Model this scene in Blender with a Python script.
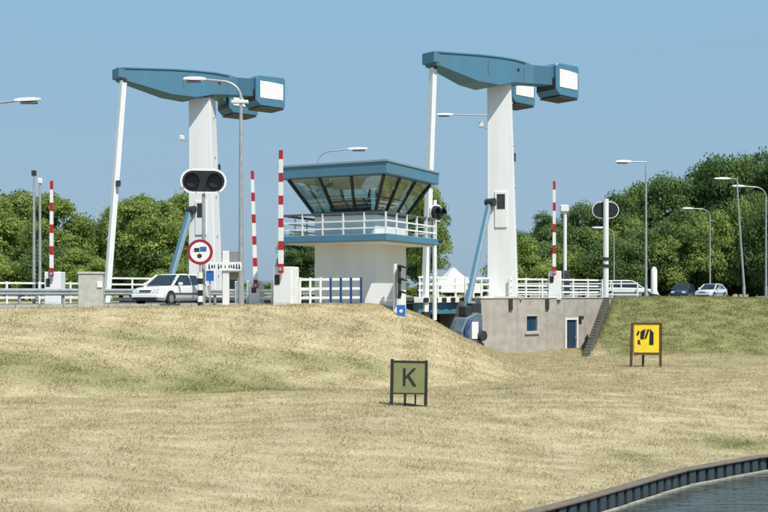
import bpy, bmesh, math, random
import numpy as np
from mathutils import Vector, Matrix, Euler
R = math.radians
random.seed(7); np.random.seed(7)
for o in list(bpy.data.objects): bpy.data.objects.remove(o)
scene = bpy.context.scene
C = scene.collection

# ------------------------------------------------------------------ camera, sky, sun, exposure
EYE = 4.1                     # water level is z = 0, the photographer stands on the far bank
F = 1066.667                  # focal length in photo pixels (50 mm on 36 mm, 768 px)
cam = bpy.data.cameras.new('camera'); camo = bpy.data.objects.new('camera', cam); C.objects.link(camo)
cam.lens = 50; cam.sensor_width = 36; cam.clip_start = 0.3; cam.clip_end = 9000
camo.location = (0, 0, EYE); camo.rotation_euler = (R(90), 0, 0); cam.shift_y = 38/768
scene.camera = camo
SUN_AZ, SUN_EL = 36.0, 59.0   # azimuth to the right of straight behind the camera
w = bpy.data.worlds.new('World'); scene.world = w; w.use_nodes = True
nt = w.node_tree; nt.nodes.clear()
sky = nt.nodes.new('ShaderNodeTexSky'); sky.sky_type = 'NISHITA'; sky.sun_disc = False
sky.sun_elevation = R(SUN_EL); sky.sun_rotation = R(180-SUN_AZ)
sky.altitude = 0; sky.air_density = 1.3; sky.dust_density = 1.2; sky.ozone_density = 1.6
bg = nt.nodes.new('ShaderNodeBackground'); bg.inputs['Strength'].default_value = 0.096
wo = nt.nodes.new('ShaderNodeOutputWorld')
# hazy summer air: the clear sky model is veiled evenly by a pale blue haze, a little greyer low down
wtc = nt.nodes.new('ShaderNodeTexCoord'); wsp = nt.nodes.new('ShaderNodeSeparateXYZ'); nt.links.new(wtc.outputs['Generated'], wsp.inputs[0])
wcr = nt.nodes.new('ShaderNodeValToRGB'); nt.links.new(wsp.outputs['Z'], wcr.inputs[0])
wcr.color_ramp.elements[0].position = 0.0; wcr.color_ramp.elements[0].color = (2.28, 3.22, 4.30, 1)
wcr.color_ramp.elements[1].position = .30; wcr.color_ramp.elements[1].color = (2.02, 3.72, 5.1, 1)
wmx = nt.nodes.new('ShaderNodeMix'); wmx.data_type = 'RGBA'; wmx.inputs['Factor'].default_value = .9
nt.links.new(sky.outputs[0], wmx.inputs['A']); nt.links.new(wcr.outputs[0], wmx.inputs['B'])
nt.links.new(wmx.outputs['Result'], bg.inputs[0]); nt.links.new(bg.outputs[0], wo.inputs[0])
sun = bpy.data.lights.new('sun', 'SUN'); sun.energy = 4.4; sun.angle = R(0.53); sun.color = (1, .95, .87)
suno = bpy.data.objects.new('sun', sun); C.objects.link(suno)
sd = Vector((math.sin(R(SUN_AZ))*math.cos(R(SUN_EL)), -math.cos(R(SUN_AZ))*math.cos(R(SUN_EL)), math.sin(R(SUN_EL))))
suno.rotation_euler = sd.to_track_quat('Z', 'Y').to_euler(); suno.location = (20, -30, 60)
scene.view_settings.view_transform = 'Standard'; scene.view_settings.look = 'None'
scene.view_settings.exposure = 0.5; scene.view_settings.gamma = 1.0
scene.view_settings.use_curve_mapping = False
scene.render.engine = 'CYCLES'

# ------------------------------------------------------------------ helpers
def at(px, py, Y):            # a survey point: sight line through photo pixel, at the distance Y
    return Vector(((px-384)/F*Y, Y, EYE+(294-py)/F*Y))
def gx(px, Y): return (px-384)/F*Y
def srgb(r, g, b):
    f = lambda c: c/12.92 if c <= .04045 else ((c+.055)/1.055)**2.4
    return (f(r/255), f(g/255), f(b/255))

class MB:
    def __init__(s): s.v = []; s.f = []
    def add(s, vs, fs):
        n = len(s.v); s.v += [tuple(v) for v in vs]; s.f += [tuple(i+n for i in f) for f in fs]; return s
    def box(s, x0, x1, y0, y1, z0, z1, M=None):
        vs = [Vector(p) for p in ((x0,y0,z0),(x1,y0,z0),(x1,y1,z0),(x0,y1,z0),(x0,y0,z1),(x1,y0,z1),(x1,y1,z1),(x0,y1,z1))]
        if M: vs = [M @ v for v in vs]
        return s.add(vs, [(0,3,2,1),(4,5,6,7),(0,1,5,4),(1,2,6,5),(2,3,7,6),(3,0,4,7)])
    def cbox(s, c, d, M=None):
        return s.box(c[0]-d[0]/2, c[0]+d[0]/2, c[1]-d[1]/2, c[1]+d[1]/2, c[2]-d[2]/2, c[2]+d[2]/2, M)
    def loft(s, rings, cap=True):
        n = len(s.v); k = len(rings[0])
        for r in rings: s.v += [tuple(p) for p in r]
        for i in range(len(rings)-1):
            for j in range(k):
                a = n+i*k+j; b = n+i*k+(j+1) % k
                s.f.append((a, b, b+k, a+k))
        if cap:
            s.f.append(tuple(n+j for j in reversed(range(k)))); s.f.append(tuple(n+(len(rings)-1)*k+j for j in range(k)))
        return s
    def prism(s, poly, t0, t1, axis='y'):     # polygon in two coordinates, extruded along an axis
        if axis == 'y': r = [[(p[0], t, p[1]) for p in poly] for t in (t0, t1)]
        elif axis == 'x': r = [[(t, p[0], p[1]) for p in poly] for t in (t0, t1)]
        else: r = [[(p[0], p[1], t) for p in poly] for t in (t0, t1)]
        return s.loft(r)
    def tube(s, pts, rad, n=10, cap=True):
        pts = [Vector(p) for p in pts]; rings = []
        rr = rad if isinstance(rad, (list, tuple)) else [rad]*len(pts)
        up = None
        for i, p in enumerate(pts):
            d = (pts[min(i+1, len(pts)-1)]-pts[max(i-1, 0)]).normalized()
            if up is None: up = Vector((0,1,0)) if abs(d.z) > .9 else Vector((0,0,1))
            sx = d.cross(up).normalized(); sy = sx.cross(d).normalized(); up = sy
            rings.append([p+(sx*math.cos(2*math.pi*k/n)+sy*math.sin(2*math.pi*k/n))*rr[i] for k in range(n)])
        return s.loft(rings, cap)
    def bar(s, a, b, wd, h, up=(0,0,1)):      # rectangular bar from a to b
        a = Vector(a); b = Vector(b); d = (b-a).normalized(); up = Vector(up)
        if abs(d.dot(up)) > .98: up = Vector((0,1,0))
        sx = d.cross(up).normalized(); sy = sx.cross(d).normalized()
        q = [(-1,-1),(1,-1),(1,1),(-1,1)]
        return s.loft([[p+sx*i*wd/2+sy*j*h/2 for i, j in q] for p in (a, b)])
    def build(s, name, mat, parent=None, bevel=0, smooth=False, loc=None, rz=None):
        me = bpy.data.meshes.new(name); me.from_pydata(s.v, [], s.f); me.update()
        bm = bmesh.new(); bm.from_mesh(me); bmesh.ops.recalc_face_normals(bm, faces=bm.faces[:])
        if bevel: bmesh.ops.bevel(bm, geom=bm.edges[:], offset=bevel, segments=1, affect='EDGES', clamp_overlap=True)
        bm.to_mesh(me); bm.free()
        if smooth:
            me.polygons.foreach_set('use_smooth', [True]*len(me.polygons))
            try: me.set_sharp_from_angle(angle=R(40))
            except Exception: pass
        me.materials.append(mat)
        o = bpy.data.objects.new(name, me); C.objects.link(o)
        if parent: o.parent = parent
        if loc is not None: o.location = loc
        if rz is not None: o.rotation_euler.z = rz
        return o
def tag(o, label=None, cat=None, group=None, kind=None):
    if label: o['label'] = label
    if cat: o['category'] = cat
    if group: o['group'] = group
    if kind: o['kind'] = kind
    return o
def empty(name, loc, rz=0, label=None, cat=None, group=None):
    o = bpy.data.objects.new(name, None); C.objects.link(o); o.location = loc; o.rotation_euler.z = rz
    o.empty_display_size = .2
    return tag(o, label, cat, group)
def copy_tree(o, parent=None):
    c = o.copy(); C.objects.link(c); c.parent = parent
    for ch in [x for x in bpy.data.objects if x.parent == o]: copy_tree(ch, c)
    return c
def repeat(src, loc, parent, rz=None):
    c = src.copy(); C.objects.link(c); c.parent = parent; c.location = loc
    if rz is not None: c.rotation_euler.z = rz
    return c

# ------------------------------------------------------------------ materials
def mat(name, col, rough=.6, metal=0, var=.12, scale=3.0, bump=0, bscale=40, dirt=None, dirt_amt=.3, spec=.5, streak=False):
    m = bpy.data.materials.new(name); m.use_nodes = True; n = m.node_tree; N = n.nodes; L = n.links
    b = N['Principled BSDF']; b.inputs['Roughness'].default_value = rough; b.inputs['Metallic'].default_value = metal
    b.inputs['Specular IOR Level'].default_value = spec
    tc = N.new('ShaderNodeTexCoord'); mp = N.new('ShaderNodeMapping'); L.new(tc.outputs['Object'], mp.inputs[0])
    if streak: mp.inputs['Scale'].default_value = (1, 1, .12)
    no = N.new('ShaderNodeTexNoise'); no.inputs['Scale'].default_value = scale; no.inputs['Detail'].default_value = 6
    no.inputs['Roughness'].default_value = .6; L.new(mp.outputs[0], no.inputs['Vector'])
    cr = N.new('ShaderNodeValToRGB'); L.new(no.outputs['Fac'], cr.inputs[0])
    d = dirt or tuple(c*(1-var*2) for c in col)
    lo = tuple(col[i]*(1-dirt_amt)+d[i]*dirt_amt for i in range(3)) if dirt else d
    cr.color_ramp.elements[0].position = .3; cr.color_ramp.elements[1].position = .62
    cr.color_ramp.elements[0].color = (*lo, 1); cr.color_ramp.elements[1].color = (*col, 1)
    L.new(cr.outputs[0], b.inputs['Base Color'])
    if bump:
        n2 = N.new('ShaderNodeTexNoise'); n2.inputs['Scale'].default_value = bscale; n2.inputs['Detail'].default_value = 4
        L.new(tc.outputs['Object'], n2.inputs['Vector'])
        bp = N.new('ShaderNodeBump'); bp.inputs['Strength'].default_value = bump; bp.inputs['Distance'].default_value = .02
        L.new(n2.outputs['Fac'], bp.inputs['Height']); L.new(bp.outputs[0], b.inputs['Normal'])
    return m
M = {}
M['teal'] = mat('teal_paint', srgb(72,121,147), .42, dirt=srgb(84,108,118), dirt_amt=.6, scale=1.3, streak=True)
M['teal_light'] = mat('teal_paint_pale', srgb(128,150,162), .5, var=.06)
M['white'] = mat('white_paint', (.77,.77,.765), .45, dirt=(.50,.48,.44), dirt_amt=.30, scale=1.1, streak=True)
M['white_rail'] = mat('white_rail_paint', (.78,.79,.78), .45, dirt=(.45,.44,.40), dirt_amt=.4, scale=2.5)
M['plaster'] = mat('white_plaster', (.74,.74,.72), .75, dirt=(.5,.48,.44), dirt_amt=.35, scale=.9, streak=True, bump=.15)
M['black'] = mat('black_paint', (.016,.016,.018), .45, var=.15)
M['dark'] = mat('dark_steel', (.035,.038,.042), .5, var=.2)
M['rust'] = mat('rusty_wood', (.10,.055,.035), .8, var=.3, scale=6)
M['galv'] = mat('galvanised_steel', (.42,.44,.45), .42, .35, var=.12, scale=5)
M['lampwhite'] = mat('lamp_housing', (.72,.73,.72), .4, var=.05)
M['signred'] = mat('sign_red', srgb(150,24,48), .45, var=.08)
M['red'] = mat('red_paint', srgb(176,36,44), .4, var=.12)
M['blue'] = mat('blue_paint', srgb(28,62,120), .42, var=.1)
M['doorblue'] = mat('blue_door_paint', srgb(44,68,92), .5, var=.15, streak=True)
M['signblue'] = mat('sign_blue', srgb(40,100,178), .4, var=.05)
M['concrete'] = mat('concrete', (.40,.37,.33), .9, dirt=(.25,.225,.195), dirt_amt=.75, scale=1.6, bump=.35, bscale=18)
M['concrete_light'] = mat('pale_concrete', (.46,.46,.41), .85, dirt=(.28,.29,.24), dirt_amt=.6, scale=4, bump=.3, bscale=30)
M['asphalt'] = mat('asphalt', (.11,.11,.108), .9, var=.15, scale=8, bump=.3, bscale=90)
M['paint_line'] = mat('road_paint', (.65,.65,.62), .7, var=.15, scale=9)
M['kerb'] = mat('kerb_stone', (.38,.37,.34), .85, var=.15, scale=5)
M['yellow'] = mat('yellow_paint', srgb(248,212,34), .5, dirt=srgb(222,168,36), dirt_amt=.7, scale=3.2)
M['olive'] = mat('olive_paint', srgb(118,121,78), .65, dirt=srgb(96,102,66), dirt_amt=.7, scale=2.6)
M['pile'] = mat('sheet_pile_steel', srgb(56,72,80), .6, .1, dirt=srgb(48,40,34), dirt_amt=.7, scale=4, streak=True)
M['cap'] = mat('capping_beam', srgb(88,88,85), .9, dirt=srgb(128,96,66), dirt_amt=.75, scale=2.2, bump=.2)
M['bark'] = mat('bark', (.07,.055,.04), .9, var=.3, scale=6, bump=.4)
M['tyre'] = mat('tyre_rubber', (.018,.018,.019), .8, var=.1)
M['rim'] = mat('wheel_rim', (.5,.51,.52), .35, .7, var=.08)
M['trim'] = mat('grey_trim', (.09,.09,.095), .6, var=.1)
M['step'] = mat('mossy_stone', (.12,.12,.10), .9, var=.25, scale=5)
M['machine'] = mat('machine_grey_paint', srgb(92,110,124), .5, dirt=srgb(66,74,80), dirt_amt=.7, scale=2.5)
M['bluepane'] = mat('blue_window_glass', srgb(40,72,98), .08, var=.1, spec=.8)
M['roof_tile'] = mat('grey_roof', (.13,.125,.13), .8, var=.2, scale=5)
M['brick'] = mat('pale_brick', (.42,.36,.30), .85, var=.15, scale=4)
M['interior'] = mat('interior_beige', (.42,.35,.26), .8, var=.15)
M['hatch'] = mat('white_hatch_paint', (.82,.82,.81), .5, dirt=(.66,.66,.66), dirt_amt=.6, scale=2.2)
def carpaint(name, col):
    m = mat(name, col, .3, 0, var=.02); b = m.node_tree.nodes['Principled BSDF']
    b.inputs['Coat Weight'].default_value = .8; b.inputs['Coat Roughness'].default_value = .05; return m
M['car_white'] = carpaint('white_car_paint', (.78,.78,.77))
M['car_dark'] = carpaint('dark_car_paint', srgb(38,56,72))
M['car_pale'] = carpaint('pale_car_paint', srgb(196,206,208))
def glass(name, tint, refl=.0, trans=.75):
    m = bpy.data.materials.new(name); m.use_nodes = True; N = m.node_tree.nodes; L = m.node_tree.links
    N.remove(N['Principled BSDF']); out = N['Material Output']
    t = N.new('ShaderNodeBsdfTransparent'); t.inputs[0].default_value = (*tint, 1)
    g = N.new('ShaderNodeBsdfGlossy'); g.inputs['Roughness'].default_value = .02
    lw = N.new('ShaderNodeLayerWeight'); lw.inputs['Blend'].default_value = .5
    fr = N.new('ShaderNodeMapRange'); fr.inputs['From Min'].default_value = .3; fr.inputs['To Min'].default_value = .09; fr.inputs['To Max'].default_value = .75; L.new(lw.outputs['Facing'], fr.inputs['Value'])
    mx = N.new('ShaderNodeMixShader'); L.new(fr.outputs[0], mx.inputs[0]); L.new(t.outputs[0], mx.inputs[1]); L.new(g.outputs[0], mx.inputs[2])
    L.new(mx.outputs[0], out.inputs[0]); return m
M['glass'] = glass('tinted_window_glass', (.74,.85,.83))
M['carglass'] = mat('car_glass', (.012,.016,.02), .06, var=.05, spec=.8)
M['lens'] = mat('headlamp_glass', (.55,.57,.58), .12, var=.05, spec=.8)
M['redlens'] = mat('dark_red_lens', (.12,.012,.01), .2, var=.05)
M['darklens'] = mat('dark_lens', (.014,.013,.015), .45, var=.05)

def greenmix(nt_, dry1, dry2, green1, green2):
    N = nt_.nodes; L = nt_.links
    geo = N.new('ShaderNodeNewGeometry')
    n1 = N.new('ShaderNodeTexNoise'); n1.inputs['Scale'].default_value = .9; n1.inputs['Detail'].default_value = 8; n1.inputs['Roughness'].default_value = .68
    L.new(geo.outputs['Position'], n1.inputs['Vector'])
    n2 = N.new('ShaderNodeTexNoise'); n2.inputs['Scale'].default_value = .28; n2.inputs['Detail'].default_value = 5; n2.inputs['Roughness'].default_value = .6
    L.new(geo.outputs['Position'], n2.inputs['Vector'])
    at_ = N.new('ShaderNodeAttribute'); at_.attribute_name = 'green'
    r1 = N.new('ShaderNodeMix'); r1.data_type = 'RGBA'; r1.inputs['A'].default_value = (*dry1, 1); r1.inputs['B'].default_value = (*dry2, 1)
    s1 = N.new('ShaderNodeMapRange'); s1.inputs['From Min'].default_value = .27; s1.inputs['From Max'].default_value = .74
    L.new(n1.outputs['Fac'], s1.inputs['Value']); L.new(s1.outputs[0], r1.inputs['Factor'])
    r2 = N.new('ShaderNodeMix'); r2.data_type = 'RGBA'; r2.inputs['A'].default_value = (*green1, 1); r2.inputs['B'].default_value = (*green2, 1)
    L.new(s1.outputs[0], r2.inputs['Factor'])
    ad = N.new('ShaderNodeMath'); ad.operation = 'ADD'; L.new(at_.outputs['Fac'], ad.inputs[0]); L.new(n2.outputs['Fac'], ad.inputs[1])
    ad2 = N.new('ShaderNodeMath'); ad2.operation = 'MULTIPLY_ADD'; L.new(n1.outputs['Fac'], ad2.inputs[0]); ad2.inputs[1].default_value = .5; L.new(ad.outputs[0], ad2.inputs[2])
    mr = N.new('ShaderNodeMapRange'); mr.inputs['From Min'].default_value = .78; mr.inputs['From Max'].default_value = 1.30; mr.interpolation_type = 'SMOOTHSTEP'
    L.new(ad2.outputs[0], mr.inputs['Value'])
    r3 = N.new('ShaderNodeMix'); r3.data_type = 'RGBA'; L.new(mr.outputs[0], r3.inputs['Factor']); L.new(r1.outputs['Result'], r3.inputs['A']); L.new(r2.outputs['Result'], r3.inputs['B'])
    # mowing swaths: long streaks of thicker and thinner straw across the slope
    mp = N.new('ShaderNodeMapping'); mp.inputs['Rotation'].default_value = (0, 0, R(24)); mp.inputs['Scale'].default_value = (.16, 2.1, .5)
    L.new(geo.outputs['Position'], mp.inputs[0])
    n4 = N.new('ShaderNodeTexNoise'); n4.inputs['Scale'].default_value = 1.0; n4.inputs['Detail'].default_value = 5; L.new(mp.outputs[0], n4.inputs['Vector'])
    m4 = N.new('ShaderNodeMapRange'); m4.inputs['From Min'].default_value = .32; m4.inputs['From Max'].default_value = .66; m4.inputs['To Min'].default_value = .82; m4.inputs['To Max'].default_value = 1.08
    L.new(n4.outputs['Fac'], m4.inputs['Value'])
    mm = N.new('ShaderNodeMix'); mm.data_type = 'RGBA'; mm.blend_type = 'MULTIPLY'; mm.inputs['Factor'].default_value = 1
    L.new(r3.outputs['Result'], mm.inputs['A']); L.new(m4.outputs[0], mm.inputs['B'])
    return mm.outputs['Result'], n1.outputs['Fac'], geo
def ground_mat():
    m = bpy.data.materials.new('dry_turf'); m.use_nodes = True; N = m.node_tree.nodes; L = m.node_tree.links
    b = N['Principled BSDF']; b.inputs['Roughness'].default_value = .95; b.inputs['Specular IOR Level'].default_value = .1
    c, f, geo = greenmix(m.node_tree, (.35,.29,.165), (.53,.455,.295), (.18,.185,.075), (.29,.275,.13))
    n3 = N.new('ShaderNodeTexNoise'); n3.inputs['Scale'].default_value = 9; n3.inputs['Detail'].default_value = 7; n3.inputs['Roughness'].default_value = .75
    L.new(geo.outputs['Position'], n3.inputs['Vector'])
    mr = N.new('ShaderNodeMapRange'); mr.inputs['From Min'].default_value = .3; mr.inputs['From Max'].default_value = .6; mr.inputs['To Min'].default_value = .74; mr.inputs['To Max'].default_value = 1.08
    L.new(n3.outputs['Fac'], mr.inputs['Value'])
    mx = N.new('ShaderNodeMix'); mx.data_type = 'RGBA'; mx.blend_type = 'MULTIPLY'; mx.inputs['Factor'].default_value = 1
    L.new(c, mx.inputs['A']); L.new(mr.outputs[0], mx.inputs['B']); L.new(mx.outputs['Result'], b.inputs['Base Color'])
    bp = N.new('ShaderNodeBump'); bp.inputs['Strength'].default_value = .8; bp.inputs['Distance'].default_value = .08
    L.new(n3.outputs['Fac'], bp.inputs['Height']); L.new(bp.outputs[0], b.inputs['Normal'])
    return m
def blade_mat():
    m = bpy.data.materials.new('dry_grass_blades'); m.use_nodes = True; N = m.node_tree.nodes; L = m.node_tree.links
    b = N['Principled BSDF']; b.inputs['Roughness'].default_value = .8; b.inputs['Specular IOR Level'].default_value = .2
    c, f, geo = greenmix(m.node_tree, (.51,.43,.25), (.76,.665,.44), (.25,.255,.095), (.42,.40,.185))
    a = N.new('ShaderNodeAttribute'); a.attribute_name = 'tint'
    mx = N.new('ShaderNodeMix'); mx.data_type = 'RGBA'; mx.blend_type = 'MULTIPLY'; mx.inputs['Factor'].default_value = 1
    L.new(c, mx.inputs['A']); L.new(a.outputs['Fac'], mx.inputs['B']); L.new(mx.outputs['Result'], b.inputs['Base Color'])
    tr = N.new('ShaderNodeBsdfTranslucent'); L.new(mx.outputs['Result'], tr.inputs[0])
    ms = N.new('ShaderNodeMixShader'); ms.inputs[0].default_value = .6; L.new(b.outputs[0], ms.inputs[1]); L.new(tr.outputs[0], ms.inputs[2])
    L.new(ms.outputs[0], N['Material Output'].inputs[0]); return m
def leaf_mat(name, c1, c2):
    m = bpy.data.materials.new(name); m.use_nodes = True; N = m.node_tree.nodes; L = m.node_tree.links
    b = N['Principled BSDF']; b.inputs['Roughness'].default_value = .55; b.inputs['Specular IOR Level'].default_value = .25
    a = N.new('ShaderNodeAttribute'); a.attribute_name = 'tint'
    mx = N.new('ShaderNodeMix'); mx.data_type = 'RGBA'; mx.inputs['A'].default_value = (*c1, 1); mx.inputs['B'].default_value = (*c2, 1)
    L.new(a.outputs['Fac'], mx.inputs['Factor']); L.new(mx.outputs['Result'], b.inputs['Base Color'])
    tr = N.new('ShaderNodeBsdfTranslucent'); L.new(mx.outputs['Result'], tr.inputs[0])
    ms = N.new('ShaderNodeMixShader'); ms.inputs[0].default_value = .5; L.new(b.outputs[0], ms.inputs[1]); L.new(tr.outputs[0], ms.inputs[2])
    L.new(ms.outputs[0], N['Material Output'].inputs[0]); return m
M['ground'] = ground_mat(); M['blades'] = blade_mat()
M['leaf_a'] = leaf_mat('leaf_green', (.105,.17,.04), (.36,.44,.115))
M['leaf_b'] = leaf_mat('leaf_deep_green', (.055,.115,.04), (.20,.29,.09))
def water_mat():
    m = bpy.data.materials.new('canal_water'); m.use_nodes = True; N = m.node_tree.nodes; L = m.node_tree.links
    b = N['Principled BSDF']; b.inputs['Base Color'].default_value = (.045,.055,.050,1); b.inputs['Roughness'].default_value = .06
    b.inputs['IOR'].default_value = 1.33
    g = N.new('ShaderNodeNewGeometry'); mp = N.new('ShaderNodeMapping'); mp.inputs['Scale'].default_value = (.55,1.5,1); L.new(g.outputs['Position'], mp.inputs[0])
    n1 = N.new('ShaderNodeTexNoise'); n1.inputs['Scale'].default_value = 2.2; n1.inputs['Detail'].default_value = 4; L.new(mp.outputs[0], n1.inputs['Vector'])
    bp = N.new('ShaderNodeBump'); bp.inputs['Strength'].default_value = .4; bp.inputs['Distance'].default_value = .10
    L.new(n1.outputs['Fac'], bp.inputs['Height']); L.new(bp.outputs[0], b.inputs['Normal']); return m
M['water'] = water_mat()

# ------------------------------------------------------------------ terrain
PHI = 42.0                                     # road bearing: local +x points far right, away from the beam tips
ux, uy = math.cos(R(PHI)), math.sin(R(PHI))
def road(ox, oy, x, y): return (ox+x*ux-y*uy, oy+x*uy+y*ux)
PR = (6.86, 61.5)                              # right pylon
PL = (gx(206, 65), 65.0)                       # left pylon
BANK = [(-30,-9),(-14,4),(-6,9.6),(-1,14.5),(2.5,18.3),(4.05,20.0),(6.3,22.7),(8.9,24.85),(13,27),(20,29.5),(40,33.5),(90,38),(400,50)]
def bank_dist(X, Y):                           # signed distance to the canal edge, landward positive
    best = np.full(X.shape, 1e9); sg = np.ones(X.shape)
    for (x0, y0), (x1, y1) in zip(BANK[:-1], BANK[1:]):
        dx, dy = x1-x0, y1-y0; l2 = dx*dx+dy*dy
        t = np.clip(((X-x0)*dx+(Y-y0)*dy)/l2, 0, 1)
        d = np.hypot(X-x0-t*dx, Y-y0-t*dy); c = dx*(Y-y0)-dy*(X-x0)
        u = d < best; best = np.where(u, d, best); sg = np.where(u, np.sign(c), sg)
    return best*sg
def sst(t): t = np.clip(t, 0, 1); return t*t*(3-2*t)
def height(X, Y):
    X = np.asarray(X, float); Y = np.asarray(Y, float)
    d = bank_dist(X, Y)
    z = .36+.62*sst(d/9.0)
    z = z-.2*sst((Y-50)/12)+.05*np.sin(X*.7+Y*.3)*sst(d/4)+.04*np.sin(X*.31-Y*.9)*sst(d/4)
    # left embankment that carries the road and the control tower
    cy = np.interp(X, [-400,-40,-14,-6,-1,.6], [-250,16,39.6,41.8,43.4,44.6])
    dx = np.maximum(0, X-.2)/6.0; dy = np.maximum(0, cy-Y)/(8.2+.6*np.sin(X*.4))
    e = np.hypot(dx, dy); k = 1-(.35*sst(e)+.65*np.clip(e, 0, 1)); k = np.clip(k, 0, 1)
    top = 3.55+.12*sst((X+9)/6)*sst((52-Y)/6)
    z = z+(top-z)*k
    # right embankment
    cy2 = np.interp(X, [13, 16, 25, 60, 400], [63.8, 63, 62.5, 64, 90])
    dx = np.maximum(0, (10.75+(Y-55.3)*.3476)-X)/.45; dy = np.maximum(0, cy2-Y)/(8.3+.5*np.sin(X*.5))
    e = np.clip(dy, 0, 1); k = (1-(.15*sst(e)+.85*e))*(1-np.clip(dx, 0, 1))
    z = z+(3.86+.05*np.sin(X*.45)-z)*k*(1+0*X)
    # land behind the bridge
    k = sst((Y-70)/6); z = z+(3.5-z)*k
    # canal arm under the bridge
    # skewed strip along the line of the pylons
    ex, ey = PL[0]-PR[0], PL[1]-PR[1]; el = math.hypot(ex, ey); ex /= el; ey /= el
    det = (-ux)*ey-(-uy)*ex
    qq = ((X-PR[0])*ey-(Y-PR[1])*ex)/det; ss = ((-ux)*(Y-PR[1])-(-uy)*(X-PR[0]))/det
    inch = (qq > .9) & (qq < 6.0) & (ss > -1.2)
    z = np.where(inch, -1.2, z)
    # canal in the foreground
    z = np.where(d < .40, -1.0, z)
    return z
def green_amount(X, Y):
    X = np.asarray(X, float); Y = np.asarray(Y, float); d = bank_dist(X, Y)
    g = .46*np.exp(-((Y-35.0-.06*X)/1.5)**2)*sst((2-X)/8)+.30*np.exp(-((Y-37.6)/.9)**2)*sst((X+13)/5)*sst((3-X)/4)           # damp hollow at the foot of the embankment
    g = g+.72*sst((X-11)/1.2)*sst((Y-53)/4)                           # fresh bank on the right
    g = g+.46*np.exp(-((d-1.5)/1.3)**2)*(.5+.5*np.sin(X*1.9+Y*.4))*sst((X-3)/3)                # by the water
    g = g+.12*np.exp(-((Y-47)/4)**2)*sst((X-1)/4)
    g = g+.6*sst((Y-68)/4)
    g = g-.10*sst((27-Y)/9)+.07*np.exp(-((Y-39)/3.5)**2)*sst((2-X)/6)
    return g-.03
def axis(lo, hi, step, far_lo, far_hi):
    a = list(np.arange(lo, hi+1e-6, step)); s = step; x = hi
    while x < far_hi: s *= 1.35; x += s; a.append(x)
    s = step; x = lo
    while x > far_lo: s *= 1.35; x -= s; a.insert(0, x)
    return np.array(a)
xs = axis(-28, 32, .35, -6000, 6000); ys = axis(10, 74, .35, -60, 8000)
GX, GY = np.meshgrid(xs, ys); GZ = height(GX, GY)
nx, ny = len(xs), len(ys)
me = bpy.data.meshes.new('ground')
me.vertices.add(nx*ny); me.vertices.foreach_set('co', np.stack([GX, GY, GZ], -1).astype('f').ravel())
i = np.arange(nx-1)[None, :]+np.arange(ny-1)[:, None]*nx
fq = np.stack([i, i+1, i+1+nx, i+nx], -1).reshape(-1, 4)
me.loops.add(fq.size); me.loops.foreach_set('vertex_index', fq.ravel().astype('i'))
me.polygons.add(len(fq)); me.polygons.foreach_set('loop_start', (np.arange(len(fq))*4).astype('i'))
me.update(); me.polygons.foreach_set('use_smooth', np.ones(len(fq), bool))
ga = me.attributes.new('green', 'FLOAT', 'POINT'); ga.data.foreach_set('value', green_amount(GX, GY).ravel().astype('f'))
me.materials.append(M['ground'])
go = bpy.data.objects.new('ground', me); C.objects.link(go); tag(go, kind='structure')
wm = MB().add([(-6000,-60,0),(6000,-60,0),(6000,110,0),(-6000,110,0)], [(0,1,2,3)]).build('water', M['water']); tag(wm, kind='structure')

# turf lip between the meadow and the capping of the canal wall
lip = []
for (x0, y0), (x1, y1) in zip(BANK[3:-2], BANK[4:-1]):
    n_ = max(2, int(math.hypot(x1-x0, y1-y0)/.5))
    for k in range(n_): lip.append((x0+(x1-x0)*k/n_, y0+(y1-y0)*k/n_))
lv = []; lf = []; prof = (.06,.3,.7,1.15)
for k in range(len(lip)-1):
    d_ = Vector((lip[k+1][0]-lip[max(k-1,0)][0], lip[k+1][1]-lip[max(k-1,0)][1])).normalized(); n_ = Vector((-d_.y, d_.x))
    for j, q_ in enumerate(prof):
        x, y = lip[k][0]+n_.x*q_, lip[k][1]+n_.y*q_
        z = .345+.62*float(sst(np.array(q_/9.0))) + (.012 if j < 3 else -.03); lv.append((x, y, z))
    if k:
        b = (k-1)*4
        for j in range(3): lf.append((b+j, b+4+j, b+5+j, b+1+j))
lo_ = MB().add(lv, lf).build('bank_lip', M['ground']); tag(lo_, kind='structure')
la = lo_.data.attributes.new('green', 'FLOAT', 'POINT'); la.data.foreach_set('value', green_amount(np.array([v.co.x for v in lo_.data.vertices]), np.array([v.co.y for v in lo_.data.vertices])).astype('f'))

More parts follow.
